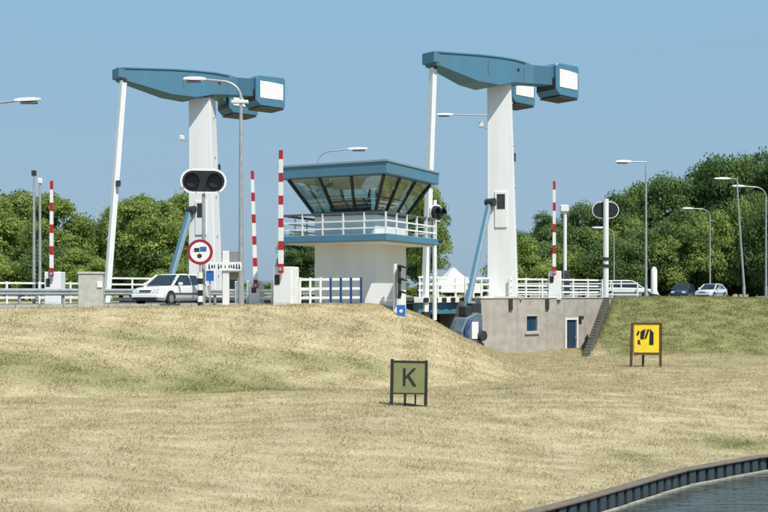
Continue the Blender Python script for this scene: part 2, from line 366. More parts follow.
# grass blades on the slopes that face the camera
def blades(n, seed, ylo, yhi, size):
    rs = np.random.RandomState(seed)
    Y = np.sqrt(rs.uniform(ylo**2, yhi**2, n)); X = rs.uniform(-.40, .40, n)*Y
    d = bank_dist(X, Y); ok = d > .12
    h0 = height(X, Y); h0 = np.where((d > .1) & (d < .8), .36+.62*sst(d/9.0), h0)
    ok &= (h0 > .2)
    hx = height(X, Y-.3); ok &= (np.abs(hx-h0) < .45) | (d < 1.2)
    qn = (X-PR[0])*(-uy)+(Y-PR[1])*ux
    ok &= ~((Y > 50) & (h0 > 3.3) & (X < 13)); ok &= ~((X < 3) & (Y > 44.5) & (h0 > 3.45)); ok &= Y < 64.5
    inr = ((X-5.3)*(-uy)+(Y-58.3)*ux > -.05) & (X > 2) & (X < 14); ok &= ~inr
    # asphalt of the road on the left
    rx, ry = X-2.3, Y-56.05; ok &= ~(((-uy)*rx+ux*ry > -.4) & (X < -3))
    X = X[ok]; Y = Y[ok]; Z = h0[ok]; n = len(X)
    # clumping through length
    ln = size*rs.uniform(.45, 1.25, n)*(1+.5*np.sin(X*3.1+np.sin(Y*2.3)*2)*np.sin(Y*2.7))
    a = rs.uniform(0, 2*np.pi, n); lean = rs.uniform(.35, 1.45, n); la = rs.uniform(0, 2*np.pi, n)
    wd = rs.uniform(.008, .017, n)*(.55+Y/36); ln = ln*(.8+Y/110)
    base = np.stack([X, Y, Z-.01], -1); sx = np.stack([np.cos(a)*wd, np.sin(a)*wd, 0*a], -1)
    tip = base+np.stack([np.cos(la)*np.sin(lean)*ln, np.sin(la)*np.sin(lean)*ln, np.maximum(.25, np.cos(lean))*ln], -1)
    V = np.stack([base-sx, base+sx, tip], 1).reshape(-1, 3)
    return V, np.repeat(rs.uniform(.82, 1.12, n), 3), np.repeat(green_amount(X, Y), 3)
sets = [blades(800000, 1, 14.5, 66, .075)]
V = np.concatenate([s[0] for s in sets]); T = np.concatenate([s[1] for s in sets]); G = np.concatenate([s[2] for s in sets])
def tri_mesh(name, V, k, attrs, material):
    me = bpy.data.meshes.new(name); me.vertices.add(len(V)); me.vertices.foreach_set('co', V.astype('f').ravel())
    nf = len(V)//k; me.loops.add(len(V)); me.loops.foreach_set('vertex_index', np.arange(len(V)).astype('i'))
    me.polygons.add(nf); me.polygons.foreach_set('loop_start', (np.arange(nf)*k).astype('i')); me.update()
    for nm, arr in attrs.items():
        a = me.attributes.new(nm, 'FLOAT', 'POINT'); a.data.foreach_set('value', arr.astype('f'))
    me.materials.append(material); return me
gr = bpy.data.objects.new('grass', tri_mesh('grass', V, 3, {'tint': T, 'green': G}, M['blades'])); C.objects.link(gr)
tag(gr, 'short dry straw coloured grass covering the banks', 'grass', kind='stuff')

# ------------------------------------------------------------------ roads
def strip(name, pts, m, z):                    # flat sheet between two edge polylines
    a, b = pts; vs = [(p[0], p[1], z if len(p) < 3 else p[2]) for p in a]+[(p[0], p[1], z if len(p) < 3 else p[2]) for p in b]
    k = len(a); fs = [(i, i+1, k+i+1, k+i) for i in range(k-1)]
    return MB().add(vs, fs).build(name, m)
A0 = road(*PR, -6.3, -.2); A1 = road(*PR, -80, -.2); B0 = road(*PL, -6.3, .3); B1 = road(*PL, -80, .3)
r1 = strip('road', ([(*A0, 3.62), (*road(*PR, -12, -.2), 3.58), (*A1, 3.58)], [(*B0, 3.62), (*road(*PL, -12, .3), 3.58), (*B1, 3.58)]), M['asphalt'], 3.58); tag(r1, kind='structure')
r2 = strip('road', ([(*road(*PR, .8, .4), 3.89), (13.5,68.5,3.89), (24,74,3.72), (36,88,3.62), (52,118,3.62), (80,190,3.62)], [(*road(*PL, .8, -.4), 3.89), (-2,76.5,3.89), (8,84,3.72), (20,98,3.62), (34,126,3.62), (60,196,3.62)]), M['asphalt'], 3.6); tag(r2, kind='structure')
# kerb and edge line along the near side of the left road
kb = MB()
for t in range(0, 40):
    x0, x1 = -14-t*1.0, -14-t*1.0-.97
    kb.box(x1, x0, -.32, -.17, 3.4, 3.68)
k0 = kb.build('kerb', M['kerb'], loc=(*PR, 0), rz=R(PHI)); tag(k0, kind='structure')
ln = strip('edge_line', ([(*road(*PR, -9, .35), 3.586), (*road(*PR, -80, .35), 3.586)], [(*road(*PR, -9, .5), 3.586), (*road(*PR, -80, .5), 3.586)]), M['paint_line'], 3.58); tag(ln, kind='structure')

# ------------------------------------------------------------------ bridge: pylons, beams, hangers, leaf
def make_pylon(loc, label, base):
    t = empty('bridge_pylon', (loc[0], loc[1], base), R(PHI+38), label, 'pylon', 'pylons of the drawbridge')
    H = 12.35; rg = []
    for f in (0, 1):
        w1 = 1.72-(1.72-1.34)*f; w2 = 1.36-(1.36-1.06)*f; z = H*f
        # the far left corner stays plumb, the other sides taper
        x0, y1 = -.68, .86
        rg.append([(x0, y1-w1, z), (x0+w2, y1-w1, z), (x0+w2, y1, z), (x0, y1, z)])
    MB().loft(rg).build('shaft', M['white'], t, bevel=.03)
    MB().box(-.6, .36, -.4, .8, H+.003, H+.28).build('bearing_block', M['galv'], t, bevel=.03)
    MB().box(-.95, .95, -1.15, 1.15, -.06, .12).build('base_plate', M['concrete_light'], t, bevel=.02)
    # recess where the drive strut enters
    s = MB(); s.box(-.74, -.64, -.28, .42, 4.05, 6.1); s.build('strut_slot_frame', M['white'], t, bevel=.01)
    MB().box(-.755, -.70, -.16, .30, 5.1, 5.95).build('strut_slot', M['dark'], t)
    f = MB().bar((-.62,.9,9.7), (-.85,1.15,9.85), .06, .06).build('bracket', M['galv'], t)
    MB().cbox((-.9,1.2,9.9), (.3,.25,.28)).build('floodlight', M['lampwhite'], t, bevel=.03)
    MB().cbox((.62,-.55,8.2), (.22,.3,.5)).build('loudspeaker', M['dark'], t, bevel=.04)
    for k in range(5):
        y0 = -.86+ (1.72-1.34)*(1.6+2.4*k)/H
        MB().tube([(-.1,y0+.02,1.6+2.4*k), (-.1,y0-.06,1.6+2.4*k)], .06, 8).build('bolt_cover', M['galv'], t)
    return t
make_pylon(PR, 'white tapered bridge pylon standing on the concrete abutment', 3.85)
make_pylon(PL, 'white tapered bridge pylon behind the white car', 3.62)

def make_beam(loc, label, yaw=0):
    t = empty('balance_beam', (loc[0], loc[1], 0), R(PHI+yaw), label, 'bridge beam', 'balance beams on the pylons')
    st = [(-6.1,16.42,17.12,.44),(-5.6,16.34,17.16,.48),(-3.1,15.86,17.36,.75),(-1.6,15.82,17.42,.95),(-.4,16.12,17.44,1.02),(.5,16.2,17.40,1.02),(.9,16.24,17.36,1.0)]
    MB().loft([[(x,-h,z0),(x,h,z0),(x,h,z1),(x,-h,z1)] for x, z0, z1, h in st]).build('main_beam', M['teal'], t, bevel=.03)
    MB().loft([[(x,-h-.05,z1-.05),(x,h+.05,z1-.05),(x,h+.05,z1+.02),(x,-h-.05,z1+.02)] for x, z0, z1, h in st]).build('top_flange', M['teal'], t)
    MB().box(-6.3,-5.85,-.48,.48,16.52,17.14).build('tip_bracket', M['teal'], t, bevel=.04)
    MB().tube([(-.1,-1.06,16.9),(-.1,1.06,16.9)], .09, 14).build('pivot_shaft', M['dark'], t)
    for s in (-1, 1):
        q = [(.45,s*.58,16.2,17.39,.43),(.95,s*.85,16.2,17.30,.42),(1.5,s*1.55,16.1,17.18,.42),(1.75,s*1.93,16.05,17.2,.44)]
        MB().loft([[(x,y-h,z0),(x,y+h,z0),(x,y+h,z1),(x,y-h,z1)] for x, y, z0, z1, h in q]).build('fork_arm', M['teal'], t, bevel=.02)
        c = MB(); a0, a1 = 1.62, 3.7
        y0, y1 = s*1.65-.75, s*1.65+.75
        c.prism([(a0,15.8),(a0+.28,15.53),(a1-.1,15.5),(a1,15.62),(a1,17.3),(a1-.1,17.4),(a0+.15,17.36),(a0,17.2)], y0, y1)
        cw = c.build('counterweight', M['teal'], t, bevel=.04)
        MB().add([(a0+.3,y0-.02,16.0),(a1-.16,y0-.02,16.0),(a1-.16,y0-.02,16.96),(a0+.3,y0-.02,16.96),(a0+.3,y0+.02,16.0),(a1-.16,y0+.02,16.0),(a1-.16,y0+.02,16.96),(a0+.3,y0+.02,17.08)],
                 [(0,1,2,3),(4,7,6,5),(0,4,5,1),(1,5,6,2),(2,6,7,3),(3,7,4,0)]).build('hatch', M['hatch'], cw)
        MB().box(a0-.03,a0-.002,y0+.06,y1-.06,15.82,16.5).build('shade_plate', M['dark'], cw)  # added dark sheet: shade below the fork arm, put in as colour
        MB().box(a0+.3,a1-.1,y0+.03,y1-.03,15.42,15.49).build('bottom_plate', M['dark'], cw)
    for x, yy in ((-2.4,-.84),(.42,-1.005)):
        MB().box(x-.03,x+.03,yy-.03,yy+.03,16.4,17.1).build('stiffener', M['teal'], t)
    return t
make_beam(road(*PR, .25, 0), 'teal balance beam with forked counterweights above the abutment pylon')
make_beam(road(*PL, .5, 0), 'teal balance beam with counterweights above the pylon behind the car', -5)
def make_hanger(loc, label, zb, dt=.5, x0=-6.3):
    t = empty('hanger_pole', (*road(*loc, x0, 0), zb), R(PHI), label, 'hanger', 'hanger poles of the drawbridge')
    top = 16.35-zb
    MB().bar((0,0,.1), (dt,0,top), .34, .30, up=(1,0,0)).build('pole', M['white'], t, bevel=.02)
    MB().box(-.25,.25,-.3,.3,-.25,.2).build('foot_clevis', M['dark'], t, bevel=.03)
    MB().box(dt-.14,dt+.14,-.2,.2,top-.1,top+.12).build('head_clevis', M['dark'], t, bevel=.03)
    MB().cbox((dt*7.4/top,-.30,7.4), (.2,.3,.34)).build('lamp', M['dark'], t, bevel=.03)
    return t
make_hanger(road(*PR, .2, 0), 'white hanger pole passing behind the right edge of the tower roof', 2.95, .65, -6.5)
make_hanger(road(*PL, .45, 0), 'white leaning hanger pole between the trees and the white car', 3.0, 1.1, -7.1)

# moving leaf: skewed deck between the two pylons
SEP = (PL[0]-PR[0], PL[1]-PR[1]); lx = SEP[0]*ux+SEP[1]*uy; ly = -SEP[0]*uy+SEP[1]*ux
leaf = empty('bridge_leaf', (PR[0], PR[1], 0), R(PHI), 'teal drawbridge deck with white railing between hanger and pylon', 'bridge')
def para(x0, x1, y0, y1, z0, z1):   # skewed block: x shifts with y along the pylon line
    k = lx/ly; c = [(x0+y0*k,y0),(x1+y0*k,y0),(x1+y1*k,y1),(x0+y1*k,y1)]
    return MB().loft([[(p[0],p[1],z) for p in c] for z in (z0, z1)])
para(-6.6,-.75,.3,ly-.3,3.72,3.9).build('deck', M['asphalt'], leaf)
para(-6.7,-.75,.0,.26,3.02,3.62).build('edge_girder', M['teal'], leaf)
para(-6.7,-.75,ly-.26,ly,3.02,3.62).build('edge_girder', M['teal'], leaf)
para(-6.7,-.75,-.22,.22,3.64,3.94).build('edge_kerb', M['white_rail'], leaf)
nb = 9
for k in range(nb):
    x = -6.4+k*.68
    MB().prism([(-.26,3.66),(-.26,3.9),(.0,3.66)], x-.17, x+.17, 'x').build('edge_bracket', M['black'], leaf)
for k in range(4): para(-6.2+k*1.6,-5.95+k*1.6,.3,ly-.3,3.1,3.7).build('cross_girder', M['teal'], leaf)
for side, yy in ((0, .1), (1, ly-.1)):
    for k in range(5):
        x = -6.5+k*1.38+yy*lx/ly; MB().box(x-.04,x+.04,yy-.04,yy+.04,3.9,5.0).build('railing_post', M['white_rail'], leaf)
    for z in (4.3,4.65,5.0):
        MB().box(-6.6+yy*lx/ly,-.9+yy*lx/ly,yy-.035,yy+.035,z-.05,z+.05).build('railing', M['white_rail'], leaf)
# drive struts
def strut(loc, label, zb, zt, xb=-4.3, yb=-.95):
    t = empty('drive_strut', (*road(*loc, xb, yb), zb), R(PHI), label, 'strut', 'drive struts at the pylons')
    p0 = Vector((0,0,0)); p1 = Vector((-.95-xb, .1-yb, zt-zb))
    MB().bar(p0, p1, .20, .26).build('rack_beam', M['teal_light'], t, bevel=.03)
    MB().bar(p0+(p1-p0)*.02+Vector((-.2,0,0)), p0+(p1-p0)*.97+Vector((-.2,0,0)), .12, .14).build('guide_rail', M['teal'], t)
    MB().tube([p1+Vector((0,-.3,0)), p1+Vector((0,.3,0))], .22, 12).build('top_pin', M['dark'], t)
    return t
strut(PR, 'pale teal drive strut leaning against the abutment pylon', 2.3, 9.35)
strut(PL, 'pale teal drive strut left of the pylon behind the car', 3.7, 9.2, -3.0, -.3)
mh = empty('drive_housing', (*road(*PR, -4.6, -1.35), .6), R(PHI), 'pale drive housing at the foot of the teal strut', 'machine housing')
MB().loft([[(x,-.5,z0),(x,.5,z0),(x,.5,z1),(x,-.5,z1)] for x, z0, z1 in ((-.75,.9,1.5),(-.35,.8,2.2),(.5,.8,2.5),(.9,.8,2.4))]).build('cover', M['machine'], mh, bevel=.05)
MB().box(-.7,.95,-.55,.55,0,.85).build('plinth', M['dark'], mh, bevel=.02)
MB().box(.0,.5,-.54,-.5,1.1,2.0).build('access_panel', M['white_rail'], mh)
MB().tube([(-.55,-.62,.9),(-.55,-.62,1.7),(-.2,-.62,2.1)], .09, 10).build('hydraulic_pipe', M['blue'], mh, smooth=True)
MB().tube([(.7,-.75,1.25),(.7,-.5,1.25)], .28, 16).build('motor', M['dark'], mh, smooth=True)
MB().box(-.2,.3,-.3,.3,2.3,2.85).build('gearbox', M['dark'], mh, bevel=.04)
for k in range(3): MB().box(-.6+.12*k,-.53+.12*k,-.56,-.5,.95,1.35).build('vent_slat', M['dark'], mh)

# ------------------------------------------------------------------ right abutment and the steps beside it
AB = (5.3, 58.3)
def ab(x, y): return road(*AB, x, y)
abt = empty('abutment', (AB[0], AB[1], 0), R(PHI), 'brownish concrete abutment with blue door and small window', 'abutment')
def wall_panel(x0, x1, hole, name='wall_panel'):
    hx0, hx1, hz0, hz1 = hole; m = MB()
    zt = 3.84; zb = -.5
    for a, b, c, d in ((x0,hx0,zb,zt),(hx1,x1,zb,zt),(hx0,hx1,zb,hz0),(hx0,hx1,hz1,zt)):
        if b > a and d > c: m.box(a, b, 0, .5, c, d)
    return m.build(name, M['concrete'], abt)
wall_panel(0, 3.0, (3.0,3.0,0,0)); wall_panel(3.02, 5.6, (3.78,4.78,1.95,2.85)); wall_panel(5.62, 7.18, (7.18,7.18,0,0)); wall_panel(7.2, 9.2, (7.42,8.42,.5,2.62))
m = MB(); m.add([(9.22,0,-.5),(10.3,0,-.5),(11.9,0,3.84),(9.22,0,3.84),(9.22,.5,-.5),(10.3,.5,-.5),(11.9,.5,3.84),(9.22,.5,3.84)],
       [(0,1,2,3),(4,7,6,5),(0,4,5,1),(1,5,6,2),(2,6,7,3),(3,7,4,0)]); m.build('wall_panel', M['concrete'], abt)
MB().box(-.02,11.9,-.04,2.6,3.845,3.9).build('coping', M['concrete_light'], abt, bevel=.01)
MB().box(.02,11.4,.52,2.6,-.5,3.83).build('core', M['concrete'], abt)
MB().box(-.6,-.02,.4,2.6,-1.2,3.7).build('bearing_shelf', M['concrete'], abt)
MB().box(-.75,-.05,-.1,.35,1.6,3.6).build('bearing_box', M['dark'], abt, bevel=.03)
# window
wd = MB()
for a,b,c,d in ((3.7,3.8,1.87,2.93),(4.76,4.86,1.87,2.93),(3.8,4.76,1.87,1.97),(3.8,4.76,2.83,2.93)): wd.box(a,b,-.02,.12,c,d)
wo_ = wd.build('window', M['concrete_light'], abt)
MB().box(3.8,4.76,.1,.13,1.97,2.83).build('pane', M['bluepane'], wo_)
MB().box(4.25,4.31,.06,.1,1.97,2.83).build('glazing_bar', M['doorblue'], wo_)
MB().box(3.66,4.9,-.08,.04,1.80,1.86).build('sill', M['concrete_light'], abt)
# door
dm = MB()
for a,b,c,d in ((7.3,7.44,.4,2.68),(8.40,8.54,.4,2.68),(7.44,8.40,2.56,2.68)): dm.box(a,b,-.03,.14,c,d)
dm.build('door_frame', M['white_rail'], abt)
do = MB().box(7.44,8.40,.06,.12,.42,2.56).build('door', M['doorblue'], abt)
for k in range(5): MB().box(7.5+k*.175,7.64+k*.175,.045,.058,.5,2.5).build('door_board', M['doorblue'], do)
MB().cbox((8.3,.02,1.5), (.06,.08,.18)).build('handle', M['galv'], do)
MB().cbox((8.72,-.1,2.68), (.3,.2,.22)).build('wall_lamp', M['dark'], abt, bevel=.03)
for x in (2.4, 5.6): MB().box(x-.14,x+.14,-.1,-.005,3.2,3.82).build('drain_spout', M['dark'], abt, bevel=.02)
MB().box(9.9,10.25,-.16,-.01,1.2,1.75).build('notice_plate', M['white_rail'], abt)
# slanted kerb that follows the grass bank against the wall
be = empty('bank_steps', (10.45, 55.3, 0), math.atan2(8.2, 2.85), 'narrow dark stone steps running up the left end of the green bank', 'steps')
for k in range(22):
    f = k/22; MB().box(f*8.7, f*8.7+.393, -.12, .20, .2+f*2.6, .78+f*3.12+.14).build('step', M['step'], be, bevel=.01)

# ------------------------------------------------------------------ fences
def fence(name, label, p0, p1, n, h, z0, z1, rails=(.33,.66,1.0), postm='white_rail', railm='white_rail', group=None, pw=.1, rh=.1, bluefrom=None):
    d = Vector((p1[0]-p0[0], p1[1]-p0[1])); L_ = d.length; a = math.atan2(d.y, d.x)
    t = empty(name, (p0[0], p0[1], 0), a, label, 'fence', group)
    for k in range(n+1):
        f = k/n; z = z0+(z1-z0)*f
        MB().box(f*L_-pw/2,f*L_+pw/2,-pw/2,pw/2,z-.35,z+h+.03).build('post', M['blue'] if bluefrom is not None and k >= bluefrom else M[postm], t, bevel=.01)
    for r in rails:
        for k in range(n):
            a0 = k/n*L_+pw/2+.004; a1 = (k+1)/n*L_-pw/2-.004
            za = z0+(z1-z0)*k/n+r*h; zb = z0+(z1-z0)*(k+1)/n+r*h
            MB().bar((a0,0,za-rh/2), (a1,0,zb-rh/2), pw*.55, rh).build('rail', M[railm], t)
    return t
P2 = lambda px, Y: (gx(px, Y), Y)
# white railing by the tower
fence('railing', 'white three rail fence with blue posts in front of the tower', P2(300,43.6), P2(361,44.0), 6, 1.12, 3.62, 3.64, pw=.09, bluefrom=3)
# railing on the abutment, right of the pylon
fence('railing', 'white railing on the abutment right of the tall pylon', ab(2.9,.5), ab(11.6,.5), 6, 1.1, 3.9, 3.9, pw=.09)
fence('railing', 'short white railing on the abutment left of the tall pylon', ab(-.3,.9), ab(1.0,.9), 2, 1.1, 3.9, 3.9, pw=.09)
# far side fence on the left road and on the right bank behind the bridge
fence('railing', 'long white railing along the far side of the left road', road(*PL,-34,-.4), road(*PL,-7.2,-.4), 15, 1.15, 3.58, 3.58, pw=.1)
fence('railing', 'white railing beyond the deck behind the warning signal', (9,73), (16.9,71.1), 5, 1.1, 3.75, 3.75, pw=.09)
fence('railing', 'white railing between the lamp post and the tall barrier', P2(236,51), P2(299,46.5), 5, 1.08, 3.6, 3.62, pw=.1)
# steel guard rail in the left road
gr_ = empty('guard_rail', (*road(*PR,-31,3.9), 3.58), R(PHI), 'grey steel guard rail behind the concrete pillar', 'guard rail')
prof = [(-.04,.45),(-.10,.50),(-.10,.55),(-.04,.60),(-.10,.65),(-.10,.71),(-.04,.76),(-.02,.76),(-.02,.45)]
for k in range(6): MB().prism(prof, k*4.0, k*4.0+3.99, 'x').build('beam', M['galv'], gr_)
for k in range(13): MB().box(k*2-.05,k*2+.05,.0,.1,-.3,.74).build('post', M['galv'], gr_)

# ------------------------------------------------------------------ control tower
TW = (gx(361, 47.3), 47.3)
tw = empty('control_tower', (TW[0], TW[1], 0), R(-27), 'white bridge keeper tower with teal roof and slanted windows', 'control tower')
hb = 1.5
MB().box(-hb,hb,-hb,hb,1.2,7.5).build('wall', M['plaster'], tw, bevel=.02)
MB().box(-hb-.06,hb+.06,-hb-.06,hb+.06,1.0,2.9).build('plinth', M['concrete_light'], tw)
# platform
pf = MB().box(-2.6,2.6,-2.6,2.6,6.30,6.6).build('platform', M['teal'], tw, bevel=.03)
MB().box(-2.45,2.45,-2.45,2.45,6.24,6.298).build('soffit', M['plaster'], pf)
# platform railing
for s1, s2 in (((-2.5,-2.5),(2.5,-2.5)),((2.5,-2.5),(2.5,2.5)),((2.5,2.5),(-2.5,2.5)),((-2.5,2.5),(-2.5,-2.5))):
    a = Vector((*s1, 0)); b = Vector((*s2, 0))
    for k in range(5):
        p = a+(b-a)*(k/5); MB().box(p.x-.03,p.x+.03,p.y-.03,p.y+.03,6.6,7.5).build('railing_post', M['white_rail'], tw)
    for z, mm in ((6.85,'white_rail'),(7.15,'white_rail'),(7.48,'trim')):
        d = (b-a).normalized()*.034
        MB().bar(a+d+Vector((0,0,z)), b-d+Vector((0,0,z)), .05, .06 if mm != 'trim' else .09).build('railing_bar', M[mm], tw)
# cab: sill, slanted panes, mullions, interior
zb_, zt_, b0, b1 = 7.66, 9.06, 1.52, 2.30
MB().box(-b0-.08,b0+.08,-b0-.08,b0+.08,7.503,zb_).build('window_sill', M['trim'], tw, bevel=.02)
MB().box(-1.1,1.1,-1.1,1.1,7.67,7.70).build('cab_floor', M['hatch'], tw)
MB().box(-.9,.9,-1.25,-.7,7.71,8.25).build('control_desk', M['dark'], tw, bevel=.03)
MB().box(.6,1.2,.2,1.0,7.71,8.75).build('cabinet', M['interior'], tw, bevel=.02)
MB().box(-2.2,2.2,-2.2,2.2,9.0,9.055).build('ceiling', M['plaster'], tw)
def corner(i, z, g=0):
    f = (z-zb_)/(zt_-zb_); h = b0+(b1-b0)*f+g; c = [(-1,-1),(1,-1),(1,1),(-1,1)][i % 4]; return Vector((c[0]*h, c[1]*h, z))
ndiv = 3
for i in range(4):
    for k in range(ndiv):
        f0, f1 = k/ndiv, (k+1)/ndiv; vs = []
        for g in (0, -.02):
            for f, z in ((f0,zb_+.002),(f1,zb_+.002),(f1,zt_-.06),(f0,zt_-.06)):
                vs.append(corner(i, z, g).lerp(corner(i+1, z, g), f))
        MB().add(vs, [(0,1,2,3),(4,7,6,5),(0,4,5,1),(1,5,6,2),(2,6,7,3),(3,7,4,0)]).build('pane', M['glass'], tw)
        a = corner(i, zb_, .03).lerp(corner(i+1, zb_, .03), f0); b = corner(i, zt_-.02, .03).lerp(corner(i+1, zt_-.02, .03), f0)
        MB().bar(a, b, .12 if k == 0 else .07, .10, up=(0,1,0) if i % 2 else (1,0,0)).build('mullion', M['black'], tw)
for k in range(3):   # roller blinds hanging inside the right-hand windows
    a = corner(1, 9.0, -.12).lerp(corner(2, 9.0, -.12), .05+.32*k); b = corner(1, 8.2 if k < 2 else 8.5, -.12).lerp(corner(2, 8.2 if k < 2 else 8.5, -.12), .05+.32*k)
    a2 = corner(1, 9.0, -.12).lerp(corner(2, 9.0, -.12), .30+.32*k); b2 = corner(1, 8.2 if k < 2 else 8.5, -.12).lerp(corner(2, 8.2 if k < 2 else 8.5, -.12), .30+.32*k)
    o = Vector((-.015,0,0)); MB().add([a,a2,b2,b,a+o,a2+o,b2+o,b+o], [(0,1,2,3),(4,7,6,5),(0,4,5,1),(1,5,6,2),(2,6,7,3),(3,7,4,0)]).build('blind', M['interior'], tw)
rf = MB().box(-2.62,2.62,-2.62,2.62,9.06,9.62).build('roof', M['teal'], tw, bevel=.03)
MB().box(-2.66,2.66,-2.66,2.66,9.56,9.64).build('roof_edge', M['teal_light'], rf)
for x, y, h in ((1.2,.3,.16),(-.8,.9,.1),(.3,1.3,.2)): MB().tube([(x,y,9.63),(x,y,9.64+h)], .09, 10).build('roof_vent', M['galv'], rf)
# low white parapet at the near corner
pw = empty('parapet', (0,0,0), 0, 'low white parapet wall at the foot of the tower by the slope', 'wall')
pa, pb = Vector((*P2(362,44.2),0)), Vector((*P2(399,43.9),0))
pw.location = (pa.x, pa.y, 0); pw.rotation_euler.z = math.atan2(pb.y-pa.y, pb.x-pa.x); LL = (pb-pa).length
MB().add([(0,0,2.4),(LL,0,2.4),(LL,0,3.84),(.12,0,3.84),(0,.3,2.4),(LL,.3,2.4),(LL,.3,3.84),(.12,.3,3.84)], [(0,1,2,3),(4,7,6,5),(0,4,5,1),(1,5,6,2),(2,6,7,3),(3,7,4,0)]).build('lower_course', M['white'], pw)
MB().add([(.12,.01,3.85),(LL,.01,3.85),(LL,.01,4.55),(.4,.01,4.55),(.12,.3,3.85),(LL,.3,3.85),(LL,.3,4.55),(.4,.3,4.55)], [(0,1,2,3),(4,7,6,5),(0,4,5,1),(1,5,6,2),(2,6,7,3),(3,7,4,0)]).build('upper_course', M['white'], pw)

# ------------------------------------------------------------------ barriers
def barrier(px, Y, ztop_py, box_top_py, zg, label, bw, lean=0.0, n=9, rz=0):
    x = gx(px, Y); t = empty('road_barrier', (x, Y, zg), R(rz), label, 'barrier', 'raised red and white barriers')
    ztop = EYE+(294-ztop_py)/F*Y-zg; zbox = EYE+(294-box_top_py)/F*Y-zg
    bx_ = MB().box(-bw/2,bw/2,-bw/2,bw/2,-.15,zbox).build('cabinet', M['white_rail'], t, bevel=.03)
    MB().box(-bw/2+.08,-bw/2+.3,-bw/2-.012,-bw/2-.002,zbox*.55,zbox*.8).build('lock_plate', M['dark'], bx_)
    MB().box(-bw/2+.05,bw/2-.05,-bw/2-.008,-bw/2+.002,.15,zbox*.92).build('door', M['white'], bx_)
    MB().tube([(0,-bw/2-.22,zbox-.1),(0,bw/2+.1,zbox-.1)], .08, 10).build('pivot', M['galv'], t)
    h0 = zbox-.25; nr = (n+1)//2; unit = (ztop-h0)/(nr*.40+(n-nr)*.60); z1 = h0
    for k in range(n):
        z0 = z1; z1 = z0+unit*(.40 if k % 2 == 0 else .60); f = k/n
        wdt = .20-.06*f; xa = lean*(z0-h0); xb = lean*(z1-h0)
        MB().loft([[(xa-wdt/2,-bw/2-.20,z0),(xa+wdt/2,-bw/2-.20,z0),(xa+wdt/2,-bw/2-.10,z0),(xa-wdt/2,-bw/2-.10,z0)],
                   [(xb-wdt/2,-bw/2-.20,z1),(xb+wdt/2,-bw/2-.20,z1),(xb+wdt/2,-bw/2-.10,z1),(xb-wdt/2,-bw/2-.10,z1)]]).build('red_band' if k % 2 == 0 else 'white_band', M['red' if k % 2 == 0 else 'white'], t)
    return t
barrier(286, 43.2, 152, 267, 3.6, 'raised red and white barrier left of the control tower', .82, n=11, rz=-16)
barrier(257, 49.5, 172, 283, 3.58, 'raised striped barrier just right of the tall lamp post', .6, lean=-.03, n=11)
barrier(55, 56, 182, 272, 3.5, 'raised red and white barrier at far left beyond the guard rail', .85, n=9)
barrier(555, 63, 182, 271, 3.9, 'raised red and white barrier on the abutment right of the pylon', .72, n=9, rz=-14)

# ------------------------------------------------------------------ lamps and poles
def lamp(base, h, arm, label, head=.85, r0=.09, drop=.0, lean=0, rise=.45, m='galv', curve=True, hz=0):
    # arm: signed reach along x, head at its end
    t = empty('street_lamp', base, 0, label, 'street lamp', 'street lamps')
    sgn = 1 if arm > 0 else -1; rad = min(.9, abs(arm)*.5)
    MB().tube([(0,0,-.4),(0,0,1.2)], r0*1.25, 12).build('pole_base', M[m], t, smooth=True)
    pts = [(0,0,1.2),(lean*.5,0,h*.5),(lean,0,h-rad*.8)]
    ap = []
    if curve:
        for k in range(1, 8):
            a = math.pi/2*k/7; ap.append((lean+sgn*rad*(1-math.cos(a)), 0, h-rad*.8+rad*.8*math.sin(a)))
    else: ap.append((lean,0,h))
    end = (lean+arm-sgn*head*.85, hz*.5, h+rise*.25)
    MB().tube(pts+ap+[end], [r0,r0*.8,r0*.62]+[r0*.5]*len(ap)+[r0*.42], 10).build('pole', M[m], t, smooth=True)
    x0 = lean+arm-sgn*head; hd = []
    for f, wy, wz in ((0,.07,.06),(.2,.12,.09),(.6,.14,.10),(.92,.11,.07),(1,.05,.04)):
        x = x0+sgn*head*f; z = h+rise*.25+.05*f*rise
        hd.append([(x,-wy,z-wz*.6),(x,wy,z-wz*.6),(x,wy*.7,z+wz),(x,-wy*.7,z+wz)])
    ho = MB().loft(hd).build('lamp_head', M['lampwhite'], t, bevel=.015)
    MB().box(*(sorted((x0+sgn*head*.25, x0+sgn*head*.85))), -.1,.1,h+rise*.25-.13,h+rise*.25-.055).build('lens', M['trim'], ho)
    return t
zs = lambda py, Y: EYE+(294-py)/F*Y
lp = lamp((gx(241,46),46,3.58), zs(81,46)-3.58, gx(183,46)-gx(241,46), 'tall grey street lamp in front of the left balance beam', head=1.0, r0=.11, rise=.3)
MB().box(-.42,.32,-.1,.1,zs(102,46)-3.58-.06,zs(102,46)-3.58+.08).build('sensor_bracket', M['lampwhite'], lp, bevel=.02)
lamp((gx(-48,44),44,3.5), zs(106,44)-3.5, gx(41,44)-gx(-48,44), 'street lamp head reaching in at the left edge', head=1.1, r0=.11, rise=.9)
lamp((gx(318,70),70,3.5), zs(151,70)-3.5, gx(368,70)-gx(318,70), 'street lamp rising behind the control tower roof', head=1.35, rise=.5)
lamp((gx(489,74),74,3.6), zs(115,74)-3.6, gx(436,74)-gx(489,74), 'street lamp reaching left from behind the abutment pylon', head=1.2, rise=.1, curve=False)
lamp((gx(646,72),72,3.5), zs(162,72)-3.5, gx(615,72)-gx(646,72), 'straight tall street lamp left of the white post', head=1.1, rise=.1, curve=False)
lamp((gx(710,104),104,3.5), zs(209,104)-3.5, gx(682,104)-gx(710,104), 'distant street lamp behind the pale parked car', head=1.1, rise=.2)
